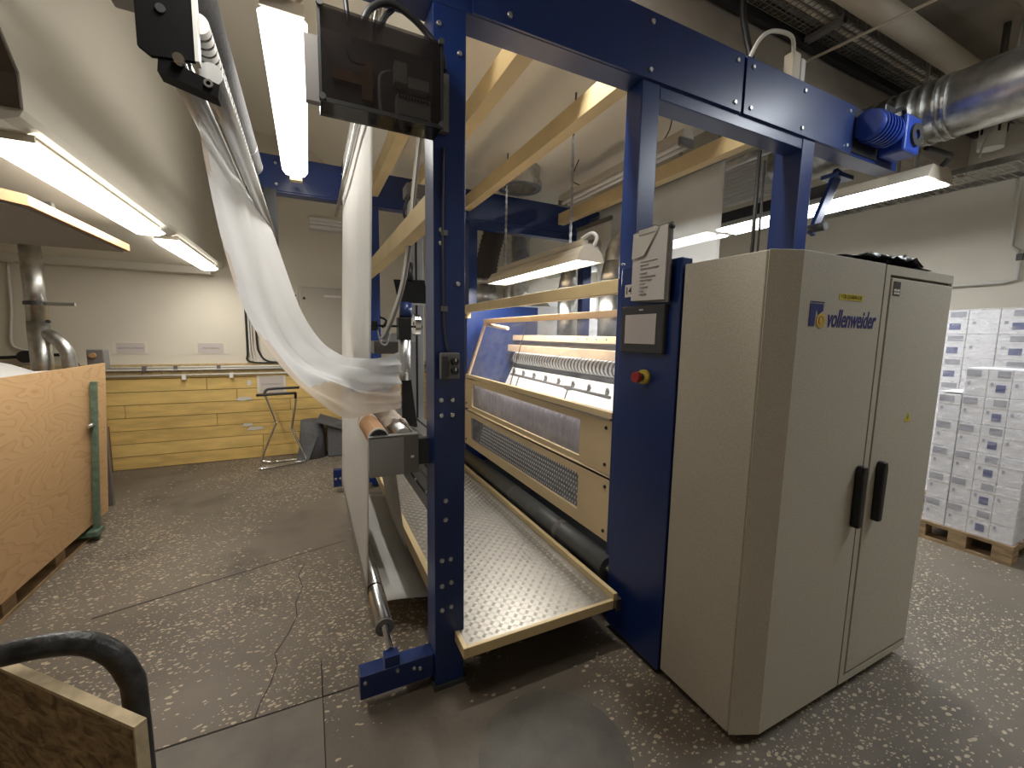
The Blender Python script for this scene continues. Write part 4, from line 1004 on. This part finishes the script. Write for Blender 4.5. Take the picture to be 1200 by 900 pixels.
for x, y, n in ((2.36, 3.60, 'upright white duct with a bright highlight seen through the guard'), (2.40, 2.95, 'wider white duct standing nearer the navy column behind the guard')):
    t = thing('hood_duct', (x+.05, y, 1.5), n, 'duct')
    rr = .10 if y > 3.2 else .125
    obj('duct_body', CY((x, y, 1.52), (x, y, 2.02), rr, 28), M['galv'], t)
    obj('duct_cone', MB().cyl((x, y, 2.02), (x, y, 2.20), rr, 28, rr*.7), M['galv'], t)
    obj('seam_ring', MB().ring((x, y, 2.01), (x, y, 2.03), rr+.006, rr-.004, 28), M['galv'], t)
    obj('duct_run', T([(x, y, 2.18), (x+.02, y, 2.3), (x+.2, y+.03, 2.45), (x+.5, y+.08, 2.50)], rr*.68, 20, 4), M['galv'], t)
duct('cross_duct', 'wide pale steel duct crossing high behind the navy column', [(3.31, 3.6, 2.50), (3.31, 5.6, 2.56)], .155, rings=(((3.31, 4.1, 2.515), (3.31, 4.12, 2.516)), ((3.31, 3.70, 2.503), (3.31, 3.72, 2.504))))
t = thing('ceiling_vent', (1.95, 4.0, 3.0), 'round galvanised vent collar in the white ceiling above the rear beam', 'vent')
obj('collar', MB().ring((1.97, 3.95, 3.07), (1.97, 3.95, 3.22), .20, .19, 32), M['galv'], t)
obj('flange', MB().ring((1.97, 3.95, 3.02), (1.97, 3.95, 3.07), .225, .16, 32), M['galv'], t)
# plastic curtains
def curtain(name, x, y0, y1, z0, z1, label, m, wav=.012):
    rows = []
    for i in range(10):
        v = i/9; rows.append([(x+wav*math.sin(j*.55+v*2)*(1-v*.6), y0+(y1-y0)*j/29, z0+(z1-z0)*v) for j in range(30)])
    t = thing(name, (x, (y0+y1)/2, z0), label, 'curtain')
    obj('sheet', MB().grid(rows), m, t, solid=.0015)
    obj('hanging_rail', B(x-.012, x+.012, y0, y1, z1-.01, z1+.03), M['grey'], t)
    return t
curtain('strip_curtain', 3.0, 2.40, 3.98, 1.75, 2.965, 'translucent plastic curtain hanging behind the navy column', M['curtain'])
curtain('strip_curtain', 2.75, 3.45, 4.05, 2.36, 2.72, 'small white plastic flap by the far cream cross bar', M['web'], .004)
obj('rail_tube', CY((3.06, 1.76, 2.93), (3.06, 4.2, 2.90), .03, 16), M['galv'], label='pale tube carrying the translucent curtain', cat='tube')
obj('black_beam', B(3.50, 3.58, 1.9, 4.24, 2.62, 2.71), M['black'], label='black beam running back behind the short blue column', cat='beam', bevel=.003)
t = thing('ribbed_cladding', (4.2, 3.2, 2.75), 'white ribbed panel seen between curtain and short blue column', 'panel')
obj('panel_sheet', B(4.02, 4.03, 2.55, 3.9, 2.93, 3.35), M['white'], t)
for k in range(10): obj('rib', B(4.0, 4.02, 2.55, 3.9, 2.94+k*.042, 2.957+k*.042), M['white'], t)
obj('hanger', B(4.0, 4.03, 2.6, 2.63, 3.35, ZC+.02), M['alu'], t)
obj('hanger', B(4.0, 4.03, 3.8, 3.83, 3.35, ZC+.02), M['alu'], t)

# ================================================================= UPPER RIGHT CEILING SERVICES
t = thing('ribbed_duct', (4.0, 1.5, 2.95), 'large ribbed galvanised duct crossing the upper corner', 'duct')
obj('duct_run', CY((4.0, -.9, 3.15), (4.0, 2.6, 3.15), .20, 40), M['galv'], t)
for y in (1.42, 1.465, 1.54, 1.61, 1.68, 1.75, 1.83, 1.92, 2.02):
    obj('rib', MB().ring((4.0, y, 3.15), (4.0, y+.014, 3.15), .208, .195, 40), M['galv'], t)
obj('branch_saddle', MB().hexa([(4.02, .55, 2.93), (4.24, .55, 2.98), (4.24, .98, 2.98), (4.02, .98, 2.93)], [(4.02, .55, 2.99), (4.20, .55, 3.10), (4.20, .98, 3.10), (4.02, .98, 2.99)]), M['galv'], t)
for y in (-.7, 2.2): obj('hanger', B(3.99, 4.01, y, y+.02, 3.35, ZC+.02), M['alu'], t)
obj('ceiling_pipe', CY((1.5, 1.60, 3.625), (5.98, 1.60, 3.625), .075, 24), M['lamp'], label='thick pale pipe running under the dark ceiling', cat='pipe')
t = thing('cable_tray', (4.2, 1.85, 3.45), 'wire mesh cable tray running under the dark ceiling', 'cable tray')
mb = MB()
for x in [1.5+.05*k for k in range(89)]:
    mb.box(x, x+.004, 1.70, 1.90, 3.58, 3.584).box(x, x+.004, 1.70, 1.704, 3.58, 3.65).box(x, x+.004, 1.896, 1.90, 3.58, 3.65)
obj('tray_rung', mb, M['dgrey2'], t, kind='stuff')
for y, z in ((1.70, 3.65), (1.70, 3.584), (1.75, 3.584), (1.80, 3.584), (1.85, 3.584), (1.896, 3.584), (1.896, 3.65)):
    obj('tray_wire', B(1.5, 5.98, y, y+.004, z, z+.004), M['dgrey2'], t)
for k, y in enumerate((1.735, 1.78, 1.825, 1.865)): obj('cable', T([(1.5, y, 3.605), (4.2, y+.012, 3.602), (5.98, y-.01, 3.605)], .014, 8, 4), M[('offw', 'lamp', 'grey', 'dgrey')[k]], t)
obj('tray_bracket', B(3.08, 3.13, 1.685, 1.915, 3.548, 3.578), M['grey'], t)
obj('bracket_hanger', B(3.09, 3.12, 1.903, 1.915, 3.548, ZC+.02), M['grey'], t)
obj('bracket_hanger', B(3.09, 3.12, 1.685, 1.697, 3.548, ZC+.02), M['grey'], t)
obj('dark_trunking', B(1.5, 5.98, 1.92, 1.962, 3.55, 3.62), M['black'], label='black trunking between mesh tray and concrete rib', cat='trunking')
obj('stay_rod', T([(3.22, 1.975, 3.50), (3.30, 1.30, 3.50), (3.31, 1.20, 3.775)], .010, 8), M['lamp'], label='thin stay rod slanting across the dark ceiling', cat='rod')
# tray, cap and pipes along the right wall
t = thing('cable_tray', (5.2, 1.6, 2.9), 'wire mesh cable tray near the wall above the twin tube lamp', 'cable tray')
mb = MB()
for k in range(40):
    y = .4+k*.06
    mb.box(4.95, 5.45, y, y+.006, 2.95, 2.956)
obj('tray_rung', mb, M['galv'], t, kind='stuff')
for x in (4.95, 5.075, 5.20, 5.325, 5.444): obj('tray_wire', B(x, x+.006, .4, 3.0, 2.956, 2.962), M['galv'], t)
obj('tray_side', B(4.94, 4.95, .4, 3.0, 2.95, 3.0), M['galv'], t)
obj('tray_side', B(5.45, 5.46, .4, 3.0, 2.95, 3.0), M['galv'], t)
for y in (.7, 2.2): obj('hanger', B(5.19, 5.21, y, y+.02, 2.956, ZC+.02), M['alu'], t)
t = thing('heat_detector', (5.0, 1.45, 3.0), 'pale slotted sensor housing hanging over the wire mesh tray', 'sensor')
obj('housing', CY((4.62, 1.42, 2.99), (4.62, 1.42, 3.18), .07, 24), M['offw'], t)
obj('cap', CY((4.62, 1.42, 3.18), (4.62, 1.42, 3.22), .082, 24), M['dgrey'], t)
for a in (2.6, 3.9, 5.0): obj('slot', B(4.62+.071*math.cos(a)-.006, 4.62+.071*math.cos(a)+.006, 1.42+.071*math.sin(a)-.006, 1.42+.071*math.sin(a)+.006, 3.09, 3.15), M['black'], t)
obj('hanger', CY((4.62, 1.42, 3.22), (4.62, 1.42, ZC+.02), .02, 10), M['grey'], t)
obj('cable', T([(4.25, 1.70, 3.4), (4.25, 1.70, 3.05), (4.30, 1.72, 2.95), (4.40, 1.75, 2.90)], .014, 8, 5), M['white'], label='white cable curving down to the twin tube lamp', cat='cable')
obj('cable', T([(4.27, 1.66, 3.02), (4.45, 1.62, 3.0), (4.62, 1.64, 3.01), (4.68, 1.75, 2.93)], .02, 8, 5), M['dgrey'], label='dark cable loop above the twin tube lamp', cat='cable')
obj('cable', T([(4.62, 1.35, 3.83), (4.60, 1.36, 3.3), (4.45, 1.40, 3.0), (4.46, 1.42, 2.90)], .007, 6, 5), M['offw'], label='thin white cable beside the pale slotted housing', cat='cable')
pipe_thing('wall_conduit', [[(5.96, 1.60, 3.3), (5.96, 1.60, 2.9), (5.96, 1.60, 2.46), (5.96, 1.54, 2.40)], [(5.96, 1.53, 2.30), (5.96, 1.535, 2.15), (5.96, 1.62, 2.13), (5.96, 3.2, 2.13)]], .014, M['offw'], 'thin pale conduit with a black socket on the far wall', 'conduit', [(5.94, 1.53, 2.35)], M['black'])

# ================================================================= CARTONS ON PALLETS
def pallet(x0, y0, lx, ly, label):
    t = thing('wooden_pallet', (x0+lx/2, y0+ly/2, 0), label, 'pallet')
    for k in range(5):
        a = x0+k*(lx-.12)/4
        obj('deck_board', B(a, a+.12, y0, y0+ly, .122, .144), M['wood'], t)
    for k in range(3):
        b = y0+k*(ly-.10)/2
        obj('stringer', B(x0, x0+lx, b, b+.10, .100, .122), M['wood'], t)
        for q in range(3):
            a = x0+q*(lx-.12)/2
            obj('block', B(a, a+.12, b, b+.10, .022, .100), M['wood'], t)
    for q in range(3):
        a = x0+q*(lx-.12)/2
        obj('runner', B(a, a+.12, y0, y0+ly, 0, .022), M['wood'], t)
    return t
pallet(4.36, .945, .80, .56, 'wooden pallet under the wrapped white cartons beside the beige cabinet')
pallet(5.20, 1.0, .75, 1.2, 'wooden pallet under the rear stack of white cartons by the wall')
BW, BD, BH = .1165, .36, .2045
def carton(x, y, z, label, mark, w_=BW, h=BH, d=BD, blue_=True):
    t = thing('carton', (x+d/2, y+w_/2, z), label, 'carton', 'shrink wrapped white cartons on pallets')
    obj('box', B(x, x+d, y+.0012, y+w_-.0012, z, z+h-.0015), M['carton'], t, bevel=.003)
    obj('tape_strip', B(x-.0012, x, y+.003, y+w_-.003, z+h*.62, z+h*.635), M['offw'], t)
    if mark != 2: obj('printed_band', B(x-.0015, x, y+w_*.08 if mark else y+w_*.3, y+w_*.62 if mark else y+w_*.95, z+h*.70, z+h*.93), M['cband'], t)
    if mark == 1: obj('blue_square', B(x-.0015, x, y+w_*.22, y+w_*.62, z+h*.18, z+h*.45), M['cblue'], t)
    obj('print_mark', B(x-.0015, x, y+w_*.74, y+w_*.86, z+h*.40, z+h*.52), M['cband'], t)
    return t
levels = ('bottom', 'second', 'third', 'fourth', 'fifth', 'top')
colsn = ('outer', 'middle', 'inner')
for k in range(6):
    for c in range(3):
        carton(4.375, .957+c*BW, .146+k*BH+.0, 'white carton, %s layer, %s column, of the tall wrapped front stack' % (levels[k], colsn[c]), {0: 2, 1: 1, 2: 0}[c])
for k in range(5):
    for c in range(1):
        carton(4.377, 1.312+c*.125, .146+k*BH, 'white carton, %s layer, of the lower stack %s the cabinet' % (levels[k], ('beside', 'hidden deep behind')[c]), 0 if c == 0 else 2, .124)
for k in range(8):
    for c in range(4):
        lv = ('bottom', 'second', 'third', 'fourth', 'fifth', 'sixth', 'seventh', 'top')[k]
        carton(5.25, 1.03+c*.19, .146+k*.212, 'white carton, %s layer of the rear stacks, %s from the open side' % (lv, ('first', 'second', 'third', 'fourth')[c]), (2, 1, 2, 1)[c], .188, .212, .5)
obj('stretch_wrap', MB().box(4.366, 4.745, .948, 1.309, .15, 1.385), M['wrap'], label='glossy stretch film wrapped round the tall front carton stack', cat='film')
obj('stretch_wrap', MB().box(4.368, 4.745, 1.3115, 1.441, .15, 1.175), M['wrap'], label='glossy stretch film round the lower carton stack by the cabinet', cat='film')
obj('stretch_wrap', MB().box(5.24, 5.755, 1.02, 1.80, .15, 1.85), M['wrap'], label='stretch film round the rear carton stacks by the far wall', cat='film')
obj('carton_sheet', B(4.38, 4.74, 1.316, 1.435, 1.178, 1.182), M['white'], label='white card sheet lying on top of the lower carton stack', cat='sheet')

# ================================================================= PLYWOOD CRATE, STAND, FELT
t = thing('plywood_crate', (-1.9, 2.9, 0), 'big orange plywood crate standing on a pallet at the aisle', 'crate')
obj('front_panel', MB().hexa([(-1.478, 1.4, .135), (-1.492, 1.4, .135), (-1.492, 4.25, .115), (-1.478, 4.25, .115)], [(-1.420, 1.4, 1.292), (-1.434, 1.4, 1.292), (-1.434, 4.27, 1.286), (-1.420, 4.27, 1.286)]), M['ply'], t)
obj('end_panel', B(-2.4, -1.475, 4.20, 4.215, .145, 1.22), M['ply'], t)
obj('back_panel', B(-2.41, -2.395, 1.4, 4.215, .145, 1.22), M['ply'], t)
obj('base', B(-2.4, -1.50, 1.4, 4.2, .115, .135), M['wood'], t)
for k in range(6):
    y = 1.45+k*.52
    obj('block', B(-1.62, -1.505, y, y+.12, .022, .115), M['wood'], t)
    obj('block', B(-2.38, -2.26, y, y+.12, .022, .115), M['wood'], t)
obj('runner', B(-1.63, -1.50, 1.4, 4.22, 0, .022), M['wood'], t)
obj('runner', B(-2.39, -2.25, 1.4, 4.22, 0, .022), M['wood'], t)
obj('white_liner', MB().grid([[(-1.50-.10*i, 2.0+j*.22, 1.27+.035*math.sin(j*.6+i)*(i > 0)+.012*i) for j in range(9)] for i in range(5)]), M['white'], label='white liner sheet lying in the open top of the plywood crate', cat='sheet', solid=.004)
t = thing('green_post', (-1.44, 4.0, 0), 'green steel post clamped upright on the plywood crate', 'post')
obj('upright', MB().hexa([(-1.475, 3.95, 0), (-1.44, 3.95, 0), (-1.44, 3.985, 0), (-1.475, 3.985, 0)], [(-1.418, 3.98, 1.17), (-1.385, 3.98, 1.17), (-1.385, 4.015, 1.17), (-1.418, 4.015, 1.17)]), M['green'], t, bevel=.004)
obj('foot', B(-1.60, -1.43, 3.90, 4.03, .045, .085), M['green'], t, bevel=.006)
obj('clamp_pin', CY((-1.42, 3.90, .86), (-1.42, 4.03, .86), .012, 10), M['alu'], t)
obj('wall_post', B(-2.03, -1.965, YB-.10, YB-.04, 0, .50), mat('red_brown', (.19, .085, .04), .8, var=.2), label='red brown wooden post leaning at the foot of the yellow wall', cat='post')

t = thing('trestle_stand', (-.33, 5.45, 0), 'chrome tube trestle stand with black top bars before the yellow wall', 'stand')
ch = M['chrome']
yb, yf = 5.60, 5.36
obj('side_tube', T([(-.49, 5.60, .82), (-.47, 5.60, .78), (-.385, 5.585, .50), (-.395, 5.58, .44), (-.535, 5.56, .08), (-.52, 5.55, .035), (-.44, 5.55, .016)], .013, 10, 5), ch, t)
obj('side_tube', T([(-.165, 5.60, .82), (-.165, 5.60, .72), (-.215, 5.585, .42), (-.205, 5.58, .36), (-.09, 5.52, .06), (-.085, 5.50, .02)], .013, 10, 5), ch, t)
obj('floor_loop', T([(-.44, 5.55, .014), (-.12, 5.56, .014), (-.08, 5.53, .014), (-.12, 5.46, .014), (-.50, 5.36, .014), (-.54, 5.33, .014), (-.50, 5.31, .014), (-.15, 5.40, .014), (-.085, 5.43, .014), (-.085, 5.50, .02)], .013, 10, 4), ch, t)
obj('top_bar', T([(-.56, 5.52, .82), (-.20, 5.52, .83), (-.165, 5.55, .82), (-.165, 5.60, .76)], .015, 10, 5), M['black'], t)
obj('top_bar', T([(-.49, 5.60, .80), (-.47, 5.63, .86), (-.40, 5.64, .875), (-.12, 5.64, .88)], .015, 10, 5), M['black'], t)
# felt rolls by the wall
def felt(name, pts, y0, y1, label):
    return obj(name, MB().prism(pts, 'y', y0, y1), M['felt'], label=label, cat='felt', bevel=.03)
t = thing('felt_roll', (.0, 5.7, 0), 'grey felt roll standing folded against the yellow wall', 'felt')
obj('roll_body', MB().cyl((.0, 5.70, 0), (.0, 5.70, .46), .165, 28, .125), M['felt'], t)
obj('loose_flap', MB().hexa([(-.19, 5.55, 0), (-.05, 5.50, 0), (-.04, 5.52, 0), (-.18, 5.57, 0)], [(-.10, 5.58, .33), (.06, 5.54, .28), (.06, 5.56, .28), (-.10, 5.60, .33)]), M['felt'], t)
t = thing('felt_slab', (.3, 5.65, 0), 'grey felt block with a loose sheet across its top', 'felt')
obj('block', B(.17, .62, 5.56, 5.82, 0, .42), M['felt'], t, bevel=.02)
obj('loose_sheet', MB().hexa([(.05, 5.50, .46), (.62, 5.50, .25), (.62, 5.80, .30), (.10, 5.80, .50)], [(.05, 5.50, .475), (.62, 5.50, .265), (.62, 5.80, .315), (.10, 5.80, .515)]), M['felt'], t)

# ================================================================= CART WITH BOARD IN THE FOREGROUND
t = thing('hand_cart', (-.55, .85, 0), 'cart with a worn black bent tube handle in the near corner', 'cart')
hy = .95
obj('handle', T([(-.98, hy, .16), (-.98, hy, .90), (-.95, hy, .972), (-.86, hy, 1.0), (-.55, hy, 1.002), (-.42, hy, 1.000), (-.36, hy, .975), (-.325, hy, .91), (-.318, hy, .80), (-.318, hy, .16)], .0195, 16, 5), M['handle'], t)
obj('deck', B(-1.05, -.25, .25, .98, .13, .16), M['wood'], t, bevel=.005)
for x in (-.95, -.35):
    for y in (.35, .88): obj('wheel', CY((x-.02, y, .065), (x+.02, y, .065), .065, 20), M['black'], t)
d_ = Vector((-.25, .239, 0)).normalized(); n_ = Vector((d_.y, -d_.x, 0))   # along the board, and away from camera
A = Vector((-.259, .752, .162)); Bp = A+d_*.66; th = -n_*.017 if n_.y < 0 else n_*.017
up = Vector((0, 0, .788))
bt = thing('strand_board', A, 'brown strand board standing upright on the cart deck', 'board')
bd = obj('board_sheet', MB().hexa([A, Bp, Bp+th, A+th], [A+up, Bp+up, Bp+up+th, A+up+th]), M['osb'], bt)
e = Vector((0, 0, .006)); dd = d_*.004
obj('board_edge', MB().hexa([A+up, Bp+up, Bp+up+th, A+up+th], [A+up+e, Bp+up+e, Bp+up+th+e, A+up+th+e]), M['osbedge'], bt)
obj('board_edge', MB().hexa([A-dd, A, A+th, A-dd+th], [A-dd+up+e, A+up+e, A+up+th+e, A-dd+up+th+e]), M['osbedge'], bt)
